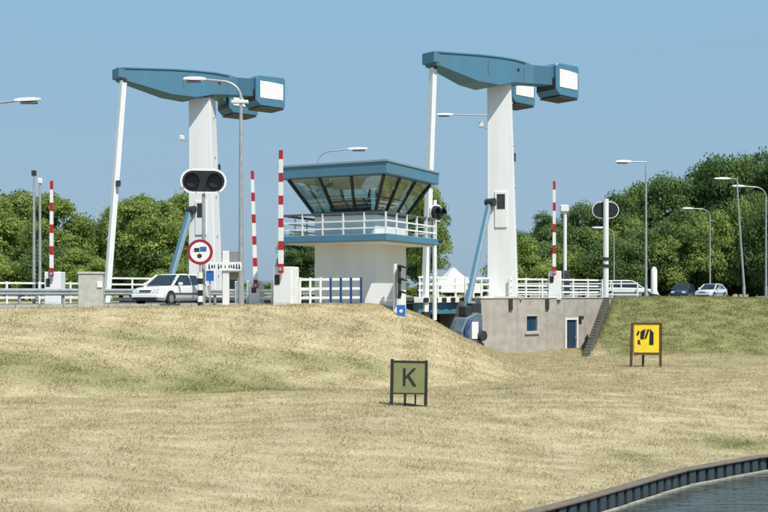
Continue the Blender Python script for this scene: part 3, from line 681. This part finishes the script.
lamp((gx(744,80),80,3.5), zs(179,80)-3.5, gx(714,80)-gx(744,80)+.5, 'leaning street lamp right of the parked cars', head=1.2, rise=.1, lean=-.5, curve=False)
lamp((gx(766,84),84,3.5), zs(187,84)-3.5, gx(732,84)-gx(766,84), 'street lamp with curved arm at the right edge', head=1.0, rise=.25)
lamp((gx(614,98),98,3.5), zs(228,98)-3.5, gx(592,98)-gx(614,98), 'small distant street lamp behind the warning signal', head=1.1, r0=.07, rise=.1)
t = empty('camera_mast', (gx(565,66),66,3.8), 0, 'white mast with a box lamp right of the abutment barrier', 'mast')
MB().tube([(0,0,0),(0,0,zs(212,66)-3.8)], .11, 10).build('pole', M['white'], t, smooth=True)
MB().box(-.32,.2,-.2,.2,zs(212,66)-3.8,zs(205,66)-3.8).build('lamp_box', M['lampwhite'], t, bevel=.05)
MB().cbox((.1,-.1,1.0),(.35,.3,1.5)).build('control_box', M['dark'], t, bevel=.03)
for px, py, Y, lb in ((34,172,58,'thin grey mast with a small lamp, left of a pair'),(40,180,58,'thin pale mast beside the red and white barrier')):
    t = empty('mast', (gx(px,Y),Y,3.4), 0, lb, 'mast', 'pair of thin masts')
    MB().tube([(0,0,0),(0,0,zs(py+3,Y)-3.4)], [.09,.06], 10).build('pole', M['galv'], t, smooth=True)
    MB().cbox((0,0,zs(py+1,Y)-3.4),(.25,.2,.3)).build('head', M['dark'] if px == 34 else M['lampwhite'], t, bevel=.04)
t = empty('concrete_pillar', (gx(91.5,42.2),42.2,3.2), R(8), 'pale concrete pillar at the top of the grass slope', 'pillar')
MB().loft([[(-.48,-.3,0),(.48,-.3,0),(.48,.3,0),(-.48,.3,0)],[(-.47,-.3,zs(273,42.2)-3.25),(.47,-.3,zs(273,42.2)-3.25),(.47,.3,zs(273,42.2)-3.25),(-.47,.3,zs(273,42.2)-3.25)]]).build('block', M['concrete_light'], t, bevel=.02)
MB().box(-.5,.5,-.33,.33,zs(273,42.2)-3.25,zs(272,42.2)-3.2).build('cap', M['concrete_light'], t, bevel=.015)
MB().cbox((.36,-.32,1.28),(.2,.04,.24)).build('marker_plate', M['white'], t)
t = empty('post', (gx(654,66),66,3.6), 0, 'thick white post right of the straight street lamp', 'post')
MB().tube([(0,0,0),(0,0,zs(270,66)-3.6),(0,0,zs(267,66)-3.6)], [.2,.19,.1], 12).build('shaft', M['white'], t, smooth=True)
MB().tube([(0,0,.3),(0,0,.5)], .21, 12).build('band', M['dark'], t)

# ------------------------------------------------------------------ signals and signs
def rounded(w_, h_, n=8):
    r = h_/2; p = []
    for s, c in ((1, w_/2-r), (-1, -w_/2+r)):
        for k in range(n+1):
            a = -math.pi/2+math.pi*k/n if s > 0 else math.pi/2+math.pi*k/n
            p.append((c+r*math.cos(a), r*math.sin(a)))
    return p
def signal(base, zc, w_, h_, rz, label, back=False, polem='galv', pr=.07, ptop=None):
    t = empty('warning_signal', base, rz, label, 'signal', 'bridge warning signals')
    zc -= base[2]
    MB().tube([(0,.12,-.3),(0,.12,ptop-base[2] if ptop else zc+.3)], pr, 10).build('pole', M[polem], t, smooth=True)
    b = MB().prism([(x, z+zc) for x, z in rounded(w_, h_)], -.02, .03).build('backing_board', M['white'], t)
    MB().prism([(x, z+zc) for x, z in rounded(w_*.91, h_*.82)], -.035, -.022).build('black_face', M['black'], b)
    if back: MB().prism([(x, z+zc) for x, z in rounded(w_*.94, h_*.90)], .032, .045).build('dark_back', M['black'], b)
    for s in (-1, 1):
        MB().tube([(s*w_*.24,-.036,zc),(s*w_*.24,-.10,zc)], h_*.27, 16).build('lamp', M['darklens'], b)
        v = MB(); n = 10; r = h_*.3
        ring = lambda y, rr: [(s*w_*.24+rr*math.cos(math.pi*k/n), y, zc+rr*math.sin(math.pi*k/n)) for k in range(n+1)]
        a, c, d, e = ring(-.036, r), ring(-.3, r), ring(-.3, r*.93), ring(-.036, r*.93); vs = a+c+d+e; k_ = n+1; fs = []
        for j in range(n):
            fs += [(j,j+1,k_+j+1,k_+j),(k_+j,k_+j+1,2*k_+j+1,2*k_+j),(2*k_+j,2*k_+j+1,3*k_+j+1,3*k_+j)]
        v.add(vs, fs).build('visor', M['black'], b)
    return t
signal((gx(203.5,44),44,3.55), zs(181,44), 46*44/F, 25*44/F, R(8), 'oblong black warning signal with white rim before the left pylon')
sg = signal((gx(605.5,66),66,3.8), zs(210,66), 27*66/F, 17*66/F, R(180), 'warning signal seen from behind on a thick white post', back=True, polem='white', pr=.17, ptop=zs(199,66))
for py in (266, 259): MB().tube([(0,.12,zs(py,66)-3.8-.1),(0,.12,zs(py,66)-3.8+.1)], .2, 12).build('collar', M['dark'], sg)
signal((gx(436.5,57),57,3.0), zs(213,57), 22*57/F, 17*57/F, R(52), 'small dark signal right of the tower platform', back=True, polem='white', pr=.12, ptop=zs(200,57))
# round prohibition sign on a banded post
t = empty('round_sign', (gx(200,43.5),43.5,3.5), R(6), 'round red bordered prohibition sign on a black and white post', 'road sign')
zc = zs(252,43.5)-3.5; z0 = 0
for k in range(7):
    MB().tube([(0,.05,k*.24-.2),(0,.05,k*.24+.04)], .11, 10).build('black_band' if k % 2 else 'white_band', M['black' if k % 2 else 'white'], t)
MB().tube([(0,.05,1.49),(0,.05,zc+.3)], .04, 8).build('post', M['galv'], t)
disc = lambda r, y0, y1: MB().tube([(0,y0,zc),(0,y1,zc)], r, 28)
rd = disc(.52, .03, 0).build('red_disc', M['signred'], t); disc(.40, -.002, -.008).build('white_disc', M['hatch'], rd)
MB().box(-.24,-.02,-.016,-.009,zc+.0,zc+.17).build('pictogram', M['dark'], rd); MB().box(.0,.26,-.016,-.009,zc+.02,zc+.22).build('pictogram', M['signblue'], rd)
MB().tube([(-.02,-.016,zc-.16),(-.02,-.009,zc-.16)], .1, 12).build('pictogram', M['dark'], rd)
# white direction sign with illegible blue lettering, on a white post
t = empty('direction_sign', (gx(225.5,45),45,3.5), 0, 'white direction sign with blue lettering on a white post', 'road sign')
MB().box(-.14,.14,.02,.2,-.2,zs(251,45)-3.5).build('post', M['white'], t, bevel=.02)
za, zb2 = zs(270.5,45)-3.5, zs(262,45)-3.5
bd = MB().box(-.78,.68,-.04,.0,za,zb2).build('board', M['hatch'], t)
zz = (za+zb2)/2; x = -.72; rl = random.Random(5)
while x < .58:
    wk = rl.uniform(.05,.10); hh = rl.choice((.06,.08,.11)); q = MB()
    q.prism([(x,zz-hh),(x+wk,zz-hh),(x+wk*rl.uniform(.5,1),zz+hh),(x+wk*.3,zz+hh)], -.052, -.042); q.build('lettering', M['blue'], bd)
    x += wk+rl.choice((.03,.03,.04,.11))
MB().box(-.82,-.50,.0,.04,zs(281,45)-3.5,zs(271,45)-3.5).build('blue_plate', M['signblue'], t)
MB().box(-.70,-.64,.05,.10,-.1,zs(262,45)-3.5).build('side_post', M['galv'], t)
# traffic light beside the tower
t = empty('traffic_light', (gx(399,43.3),43.3,2.6), R(80), 'black traffic light on a white pole at the tower corner', 'traffic light')
z0, z1 = zs(299,43.3)-2.6, zs(265,43.3)-2.6
MB().tube([(-.02,.16,-.2),(-.02,.16,z1+.05)], .08, 10).build('pole', M['white'], t, smooth=True)
bb = MB().box(-.27,.27,-.04,.02,z0,z1).build('backboard', M['black'], t, bevel=.01)
for k in range(3):
    z = z0+.2+(z1-z0-.35)/2*k
    MB().tube([(0,-.045,z),(0,-.09,z)], .11, 14).build('lens', M['darklens'], bb)
    MB().loft([[(-.14,-.045,z+.05),(.14,-.045,z+.05),(.14,-.045,z+.16),(-.14,-.045,z+.16)],[(-.13,-.34,z-.0),(.13,-.34,z-.0),(.13,-.34,z+.05),(-.13,-.34,z+.05)]]).build('visor', M['black'], bb)
t = empty('small_sign', (gx(401,43),43,2.5), R(5), 'small blue sign below the black traffic light', 'road sign')
MB().box(-.03,.03,.02,.06,-.1,zs(305,43)-2.5).build('post', M['galv'], t)
sb = MB().box(-.17,.17,-.01,.015,zs(318,43)-2.5,zs(305,43)-2.5).build('plate', M['signblue'], t)
MB().tube([(0,-.012,zs(311,43)-2.5),(0,-.018,zs(311,43)-2.5)], .07, 14).build('symbol', M['white'], sb)

# bank signs: K board and yellow board
def gz(x, y): return float(height(np.array([x]), np.array([y]))[0])
KY = 30.0; kx = gx(408.5, KY); kz = gz(kx, KY)
t = empty('bank_sign', (kx, KY, kz), R(10), 'olive board with black letter K on short black legs', 'sign')
bt, bb_ = zs(361.5,KY)-kz, zs(393,KY)-kz
MB().box(-.46,.46,-.03,.03,bb_,bt-.03).build('board', M['olive'], t)
for x, zt2 in ((-.49,.02),(.49,.0)): MB().box(x-.04,x+.04,-.05,.05,-.25,bt+.04+zt2).build('leg', M['black'], t, bevel=.01)
MB().box(-.45,.45,-.045,.045,bt-.03,bt+.02).build('top_bar', M['black'], t); MB().box(-.45,.45,-.045,.045,bb_-.04,bb_+.0).build('bottom_bar', M['black'], t)
MB().box(-.13,-.07,-.02,.06,-.2,bb_).build('leg', M['black'], t); MB().bar((-.13,.0,.06),(.40,.0,.0), .04, .07).build('ground_brace', M['black'], t)
MB().box(.24,.28,.3,.34,-.2,bb_).build('leg', M['rust'], t)
t.rotation_euler.y = R(1.8); t.rotation_euler.x = R(-4)
kc = (bt+bb_)/2; q = MB(); y0 = -.041; y1 = -.031
q.prism([(-.18,kc-.25),(-.105,kc-.25),(-.105,kc+.25),(-.18,kc+.25)], y0, y1)
q.prism([(-.10,kc-.06),(-.10,kc+.03),(.11,kc+.25),(.20,kc+.25)], y0, y1)
q.prism([(-.055,kc+.0),(.0,kc+.055),(.21,kc-.25),(.12,kc-.25)], y0-.002, y1-.001)
q.build('letter', M['black'], t)
YY = 44.0; yx = gx(646.5, YY); yz = gz(yx, YY)
t = empty('bank_sign', (yx, YY, yz), R(-6), 'yellow board with dark strokes between rusty posts on the grass', 'sign')
bt, bb_ = zs(324.5,YY)-yz, zs(352.5,YY)-yz
MB().box(-.50,.50,-.03,.03,bb_,bt).build('board', M['yellow'], t)
for x, dx_ in ((-.58,-.06),(.58,-.02)): MB().bar((x+dx_,0,-.3),(x,0,bt+.06), .10, .10).build('post', M['rust'], t)
MB().box(-.53,.53,-.045,.045,bt-.0,bt+.07).build('top_bar', M['rust'], t)
MB().bar((-.12,.25,-.3),(-.12,.05,bb_+.3), .09, .09).build('back_leg', M['rust'], t); MB().box(-.50,.50,-.04,.04,bb_-.10,bb_-.0).build('bottom_bar', M['rust'], t)
c = (bt+bb_)/2
for poly in ([(-.26,c-.02),(-.12,c-.04),(-.04,c+.40),(-.24,c+.30)],[(-.10,c-.02),(-.01,c+.0),(.12,c+.38),(.03,c+.38)],[(.10,c-.26),(.28,c-.26),(.28,c+.24),(.14,c+.40)],[(-.42,c+.16),(-.36,c+.10),(-.28,c+.26),(-.34,c+.34)],[(-.36,c-.22),(-.24,c-.26),(-.28,c-.06),(-.36,c-.06)]):
    MB().prism(poly, -.042, -.031).build('stroke', M['black'], t)

# ------------------------------------------------------------------ canal edge of sheet piles
cw_ = empty('quay_wall', (2.5,18.3,0), 0, 'dark steel sheet pile wall along the curved canal edge', 'quay wall')
pts = []
ext = [p for p in BANK if -7 < p[0] < 45]
def cr(p0, p1, p2, p3, t):
    return [0.5*((2*p1[i])+(-p0[i]+p2[i])*t+(2*p0[i]-5*p1[i]+4*p2[i]-p3[i])*t*t+(-p0[i]+3*p1[i]-3*p2[i]+p3[i])*t**3) for i in (0, 1)]
fine = []
for i in range(len(ext)-1):
    for k in range(24): fine.append([ext[i][j]+(ext[i+1][j]-ext[i][j])*k/24 for j in (0, 1)])
walk = [fine[0]]; acc = 0
for a, b in zip(fine[:-1], fine[1:]):
    L_ = math.hypot(b[0]-a[0], b[1]-a[1]); s = 0
    while acc+(L_-s) >= .35:
        s += .35-acc; acc = 0; f = s/L_; walk.append([a[0]+(b[0]-a[0])*f, a[1]+(b[1]-a[1])*f])
    acc += L_-s
pile = MB().prism([(.0,.06),(.05,.06),(.08,-.04),(.30,-.04),(.33,.06),(.35,.06),(.35,.09),(.31,.09),(.28,-.01),(.10,-.01),(.07,.09),(.0,.09)], -1.2, .30, 'z')
p0 = pile.build('sheet_pile', M['pile'], cw_)
cap0 = MB().box(0,1.395,-.08,.14,.305,.36).build('capping_beam', M['cap'], cw_, bevel=.015)
first = True; rs = random.Random(3)
for k in range(len(walk)-1):
    a, b = walk[k], walk[k+1]; ang = math.atan2(b[1]-a[1], b[0]-a[0]); L_ = (a[0]-2.5, a[1]-18.3, rs.uniform(-.012,.012))
    if k == 0: p0.location = L_; p0.rotation_euler.z = ang
    else: repeat(p0, L_, cw_, ang)
    if k % 4 == 0 and k+4 < len(walk):
        b = walk[k+4]; ang = math.atan2(b[1]-a[1], b[0]-a[0]); L_ = (a[0]-2.5, a[1]-18.3, 0)
        if k == 0: cap0.location = L_; cap0.rotation_euler.z = ang
        else: repeat(cap0, L_, cw_, ang+rs.uniform(-.004,.004))
wl = MB()
for k in range(0, len(walk)-4, 4):
    a, b = walk[k], walk[k+4]; n = Vector((b[1]-a[1], -(b[0]-a[0]))).normalized()*.12
    wl.bar((a[0]-2.5+n.x,a[1]-18.3+n.y,.015),(b[0]-2.5+n.x,b[1]-18.3+n.y,.005), .06, .05)
wl.build('waling', mat('weathered_timber', (.36,.35,.29), .85, var=.25, scale=6), cw_)

# ------------------------------------------------------------------ cars
def make_car(loc, rz, paint, label, L_=4.3, W_=1.7, H_=1.44, group=None, wagon=True, cat='car'):
    t = empty('parked_car' if group else 'car', loc, rz, label, cat, group)
    hw = W_/2
    # lower body: stations along x, front at -x
    S = [(-L_/2,.42,.60,.74),(-L_/2+.10,.24,.72,.90),(-L_/2+.45,.20,.80,.97),(-L_/2+1.15,.20,.90,1.0),(-.2,.20,.93,1.0),(L_/2-.9,.20,.95,1.0),(L_/2-.15,.24,.95,.97),(L_/2,.40,.86,.9)]
    rings = []
    for x, zl, zu, f in S:
        y = hw*f; zm = (zl+zu)/2
        rings.append([(x,-y*.86,zl),(x,y*.86,zl),(x,y*.98,zl+.12),(x,y,zm),(x,y*.96,zu-.06),(x,y*.86,zu),(x,-y*.86,zu),(x,-y*.96,zu-.06),(x,-y,zm),(x,-y*.98,zl+.12)])
    body = MB().loft(rings).build('body', M[paint], t, smooth=True)
    bo = L_/2-.12 if wagon else L_/2-.35
    x0, x1, x2, x3 = -L_/2+1.05, -L_/2+1.85, (L_/2-.55 if wagon else L_/2-1.1), bo
    G = [(x0,.88,.80),(x1,H_-.05,.66),(x1+.35,H_,.66),(x2,H_-.01,.66),(x2+.12,H_-.06,.67),(x3,.93,.78)]
    def cabring(x, z, f, zl=.86): y = hw*f; yb = hw*.88; return [(x,-yb,zl),(x,yb,zl),(x,y,z),(x,-y,z)]
    # roof shell and pillars
    roof = MB().loft([[(x,-hw*f,z-.06),(x,hw*f,z-.06),(x,hw*f*.9,z),(x,-hw*f*.9,z)] for x, z, f in G[1:5]]).build('roof', M[paint], t, smooth=True)
    q = lambda a: a
    def sheet(name, vs, m, th=.012):
        vs = [Vector(v) for v in vs]; n = (vs[1]-vs[0]).cross(vs[2]-vs[0]).normalized()*th
        return MB().add(vs+[v+n for v in vs], [(0,1,2,3),(7,6,5,4),(0,4,5,1),(1,5,6,2),(2,6,7,3),(3,7,4,0)]).build(name, m, t)
    ze = H_-.07
    sheet('windscreen', [(x0+.03,-hw*.80,.88),(x0+.03,hw*.80,.88),(x1-.02,hw*.62,ze),(x1-.02,-hw*.62,ze)], M['carglass'])
    sheet('rear_window', [(x3,-hw*.74,.95),(x3,hw*.74,.95),(x2+.12,hw*.60,ze),(x2+.12,-hw*.60,ze)], M['carglass'])
    mid = (x1+x2)/2-.1
    for s in (-1, 1):
        yb, yt = s*hw*.90, s*hw*.67
        def side(a, b, c, d, nm): sheet(nm, [(a,yb,.92),(b,yb,.92),(c,yt,ze),(d,yt,ze)], M['carglass'])
        side(x0+.28,mid-.05,mid-.05,x1+.06,'side_window'); side(mid+.05,x2-.30,x2-.34,mid+.05,'side_window')
        if wagon: side(x2-.2,x3-.12,x2+.0,x2-.24,'side_window')
        for (a, b) in (((x0,.9),(x1,ze)),((mid,.9),(mid,ze)),((x2-.25,.9),(x2-.29,ze)),((x3-.02,.9),(x2+.10,ze))):
            MB().bar((a[0],yb,a[1]),(b[0],yt,b[1]), .07, .09, up=(0,1,0)).build('pillar', M[paint], t)
        MB().cbox((x0+.42,s*(hw+.08),.98),(.12,.2,.14)).build('mirror', M[paint], t, bevel=.03)
        MB().box(-L_/2+1.0,L_/2-1.1,min(s*(hw-.01),s*(hw+.015)),max(s*(hw-.01),s*(hw+.015)),.50,.58).build('rubbing_strip', M['trim'], t)
        for xw in (-L_/2+.82, L_/2-.82):
            yw = s*(hw-.10)
            wh = MB().tube([(xw,yw-.1,.31),(xw,yw-.075,.31),(xw,yw+.075,.31),(xw,yw+.1,.31)], [.27,.31,.31,.27], 20).build('wheel', M['tyre'], t, smooth=True)
            MB().tube([(xw,yw+s*.085,.31),(xw,yw+s*.106,.31)], [.20,.17], 16).build('rim', M['rim'], wh)
            n = 14; ring = [(xw+.37*math.cos(math.pi*k/n), .31+.37*math.sin(math.pi*k/n)) for k in range(n+1)]
            MB().prism(ring, s*(hw-.20), s*(hw+.006)).build('wheel_arch', M['black'], t)
            wh.location.y = s*.02
        MB().loft([[(-L_/2+.05,s*hw*.45,.60),(-L_/2+.05,s*hw*.83,.60),(-L_/2+.05,s*hw*.83,.73),(-L_/2+.05,s*hw*.45,.73)],[(-L_/2-.012,s*hw*.42,.59),(-L_/2+.0,s*hw*.76,.59),(-L_/2+.06,s*hw*.76,.71),(-L_/2+.03,s*hw*.42,.71)]]).build('headlight', M['lens'], t)
        MB().cbox((L_/2-.02,s*hw*.78,.78),(.08,.2,.3)).build('tail_light', M['redlens'], t, bevel=.02)
    MB().box(-L_/2-.015,-L_/2+.06,-hw*.36,hw*.36,.60,.70).build('grille', M['trim'], t)
    MB().loft([[(-L_/2-.06,-hw*.8,.36),(-L_/2-.06,hw*.8,.36),(-L_/2-.05,hw*.8,.52),(-L_/2-.05,-hw*.8,.52)],[(-L_/2+.25,-hw*1.0,.34),(-L_/2+.25,hw*1.0,.34),(-L_/2+.25,hw*1.0,.53),(-L_/2+.25,-hw*1.0,.53)]]).build('bumper', M[paint], t, bevel=.02)
    MB().box(-L_/2-.07,-L_/2-.02,-hw*.72,hw*.72,.24,.35).build('air_intake', M['black'], t)
    MB().loft([[(L_/2+.05,-hw*.85,.36),(L_/2+.05,hw*.85,.36),(L_/2+.05,hw*.85,.54),(L_/2+.05,-hw*.85,.54)],[(L_/2-.2,-hw,.36),(L_/2-.2,hw,.36),(L_/2-.2,hw,.54),(L_/2-.2,-hw,.54)]]).build('rear_bumper', M[paint], t, bevel=.02)
    return t
make_car((gx(171,49.5),49.5,3.58), R(69), 'car_white', 'white estate car driving along the road at left', L_=4.25, W_=1.68, H_=1.46)
make_car((gx(629,82),82,3.66), R(165), 'car_white', 'white car behind the railing left of the straight street lamp', H_=1.5, group='cars beyond the right bank')
make_car((gx(683,104),104,3.63), R(62), 'car_dark', 'dark car parked under the trees beyond the bank', H_=1.5, group='cars beyond the right bank')
make_car((gx(711,100),100,3.63), R(50), 'car_pale', 'pale hatchback parked beside the dark car', H_=1.45, wagon=False, L_=4.0, group='cars beyond the right bank')

# ------------------------------------------------------------------ far house and tent
hs = empty('house', (gx(219,118),118,3.5), R(12), 'far low house with grey roof behind the left pylon', 'house')
MB().box(-2.2,2.2,-3,3,0,3.0).build('wall', M['brick'], hs)
MB().prism([(-3.4,2.95),(3.4,2.95),(0,5.3)], -2.5, 2.5, 'x').build('roof', M['roof_tile'], hs)
for x in (-1.1,1.1): MB().box(x-.7,x+.7,-3.04,-3.01,1.0,2.2).build('window', M['carglass'], hs)
tn = empty('tent', (gx(453,112),112,3.05), R(20), 'white peaked tent showing above the bridge railing', 'tent')
MB().loft([[(-2.4,-2.4,1.9),(2.4,-2.4,1.9),(2.4,2.4,1.9),(-2.4,2.4,1.9)],[(-1.2,-1.2,2.5),(1.2,-1.2,2.5),(1.2,1.2,2.5),(-1.2,1.2,2.5)],[(-.1,-.1,3.8),(.1,-.1,3.8),(.1,.1,3.8),(-.1,.1,3.8)]]).build('canopy', M['hatch'], tn)
MB().box(-2.38,2.38,-2.38,2.38,1.2,1.9).build('valance', M['hatch'], tn)
for x in (-2.3,2.3):
    for y in (-2.3,2.3): MB().tube([(x,y,0),(x,y,1.2)], .05, 8).build('pole', M['galv'], tn)

# ------------------------------------------------------------------ trees
def crown_mesh(name, seed, H, Rx, trunk_h, nclump, nleaf, leaf, material, low=.12):
    rs = np.random.RandomState(seed); V = []; T = []
    ch = H-trunk_h*.6
    for c in range(nclump):
        # clumps spread through a broad crown, denser outside
        while True:
            p = rs.uniform(-1, 1, 3)
            r = np.linalg.norm(p)
            if .35 < r < 1: break
        p *= (.55+.45*rs.rand()**.5)/max(r, .5)*r**.3 if r > 0 else 1
        wz = p[2]; taper = 1-.35*max(0, wz)-.15*max(0, -wz)
        cc = np.array([p[0]*Rx*.8*taper, p[1]*Rx*.8*taper, trunk_h*.6+ch*(.5+.44*wz)])
        cr_ = Rx*rs.uniform(.20, .38)
        k = nleaf//nclump
        d = rs.normal(size=(k, 3)); d /= np.linalg.norm(d, axis=1)[:, None]; d[:, 2] = np.where(d[:, 2] < -.4, -d[:, 2]*.6, d[:, 2])
        rr = cr_*rs.uniform(.55, 1.08, k)[:, None]*np.array([1, 1, .78])
        pos = cc+d*rr
        nrm = d+rs.normal(scale=.55, size=(k, 3)); nrm /= np.linalg.norm(nrm, axis=1)[:, None]
        t1 = np.cross(nrm, rs.normal(size=(k, 3))); t1 /= np.linalg.norm(t1, axis=1)[:, None]; t2 = np.cross(nrm, t1)
        s = leaf*rs.uniform(.6, 1.35, k)[:, None]
        q = np.stack([pos-t1*s*.5-t2*s*.1, pos-t2*s*.45+t1*s*.1, pos+t1*s*.55+t2*s*.1, pos+t2*s*.42-t1*s*.05], 1)
        V.append(q.reshape(-1, 3)); tt = np.clip(rs.uniform(.2, .8)+rs.normal(scale=.18, size=k), 0, 1); T.append(np.repeat(tt, 4))
    return tri_mesh(name, np.concatenate(V), 4, {'tint': np.concatenate(T)}, material)
def trunk_mesh(name, seed, H, trunk_h, Rx):
    rs = random.Random(seed); m = MB(); r = .022*H
    tp = [(0,0,-.4),(rs.uniform(-.1,.1),rs.uniform(-.1,.1),trunk_h*.5),(rs.uniform(-.2,.2),rs.uniform(-.2,.2),trunk_h),(rs.uniform(-.4,.4),rs.uniform(-.4,.4),H*.72)]
    m.tube(tp, [r*1.25,r,r*.85,r*.25], 8)
    for k in range(6):
        a = k*1.1+rs.uniform(-.3,.3); z0 = trunk_h*(.75+.12*k); l = Rx*rs.uniform(.5,.75)
        m.tube([(0,0,z0),(math.cos(a)*l*.5,math.sin(a)*l*.5,z0+l*.5),(math.cos(a)*l,math.sin(a)*l,z0+l*.85)], [r*.5,r*.32,r*.1], 6)
    o = m.build(name, M['bark']); me = o.data; bpy.data.objects.remove(o); return me
VAR = []
for k in range(5): VAR.append((crown_mesh('crown', 10+k, 10, 4.4, 2.0, 60, 24000, .21, M['leaf_a' if k < 3 else 'leaf_b']), trunk_mesh('trunk', 40+k, 10, 2.6, 4.4)))
BUSH = [crown_mesh('crown', 70+k, 4, 2.8, .2, 34, 15000, .125, M['leaf_b' if k else 'leaf_a']) for k in range(2)]
BST = trunk_mesh('trunk', 77, 3, .6, 1.5)
def tree(px, py, Y, width, var, label, group, rot=0):
    x = gx(px, Y); h = zs(py, Y)-3.4; t = empty('tree', (x, Y, 3.4), rot, label, 'tree', group)
    for nm, me in (('crown', VAR[var][0]), ('trunk', VAR[var][1])):
        o = bpy.data.objects.new(nm, me); C.objects.link(o); o.parent = t; s = width/8.8; o.scale = (s, s, h/10.0)
    return t
def bush(px, py, Y, width, var, label, group, rot=0):
    x = gx(px, Y); h = zs(py, Y)-3.4; t = empty('bush', (x, Y, 3.4), rot, label, 'bush', group)
    for nm, me in (('foliage', BUSH[var]), ('stem', BST)):
        o = bpy.data.objects.new(nm, me); C.objects.link(o); o.parent = t; s = width/5.6; o.scale = (s, s, h/3.8)
    return t
ORD = ['first','second','third','fourth','fifth','sixth','seventh','eighth','ninth','tenth','eleventh','twelfth','thirteenth','fourteenth','fifteenth','sixteenth','seventeenth','eighteenth']
LT = [(-14,188,98,9,0,'leafy tree cut by the left edge'),(22,190,104,8.5,1,'tree behind the thin masts at far left'),(57,183,96,7.6,2,'rounded tree behind the leftmost striped barrier'),(90,226,108,7,0,'lower tree behind the concrete pillar'),
      (121,203,100,7.5,1,'tree just left of the leaning hanger pole'),(148,185,95,8.6,2,'broad tree directly above the white car'),(182,190,101,7.5,0,'tree partly hidden behind the left pylon')]
for k, a in enumerate(LT): tree(*a, 'trees behind the left road', rot=k*1.7)
for k, px in enumerate((-20,5,30,55,80,105,130,155,180)):
    bush(px, 243+6*(k % 3), 90+(k*7 % 9), 6.5, k % 2, ORD[k]+' low bush from the left edge beneath the left trees', 'bushes under the left trees', k*1.3)
tree(302,228,120,6.5,3,'small tree behind the striped barrier and tower','trees behind the tower',1.0)
tree(428,184,108,5.5,1,'slim tree right of the tower behind the hanger pole','trees behind the tower',2.2)
tree(418,205,112,5.0,3,'tree seen under the tower platform at right','trees behind the tower',3.9)
RT = [(528,226,128,7.5,3,'smallest tree at the left end of the right wood'),(553,208,122,8,4,'tree behind the mast with box lamp'),(583,196,126,8.5,3,'tree left of the warning signal post'),(612,186,121,8.5,4,'tree above the warning signal'),
      (640,182,128,8.5,1,'tree behind the straight street lamp'),(663,166,122,9.5,3,'tree left of the distant street lamp'),(694,160,130,9.5,4,'tree above the dark car'),(722,145,122,10,3,'tallest tree in the right wood'),
      (752,144,127,10,4,'dense tree behind the leaning lamp'),(785,147,122,10,3,'tree cut by the right edge')]
for k, a in enumerate(RT): tree(*a, 'trees of the right wood', rot=k*2.1)
for k in range(15):
    px = 522+k*19
    bush(px, 238-(k*3.2)+7*(k % 3), 111+(k*5 % 8)-(2 if k % 2 else 0), 8.5, k % 2, ORD[k]+' low bush from the left at the foot of the right wood', 'bushes of the right wood', k*1.9)
for k in range(12):
    px = 205+k*27
    bush(px, 279+3*((k*7) % 3), 165+(k*11 % 13), 9, k % 2, ORD[k]+' far bush from the left on the skyline behind the bridge', 'far bushes behind the bridge', k*1.1)

for k in range(13):
    px = 604+k*15
    bush(px, 262+4*(k % 3), 117+(k*3 % 5), 6.5, (k+1) % 2, ORD[k]+' dark shrub from the left behind the parked cars', 'shrubs behind the parked cars', k*2.3)
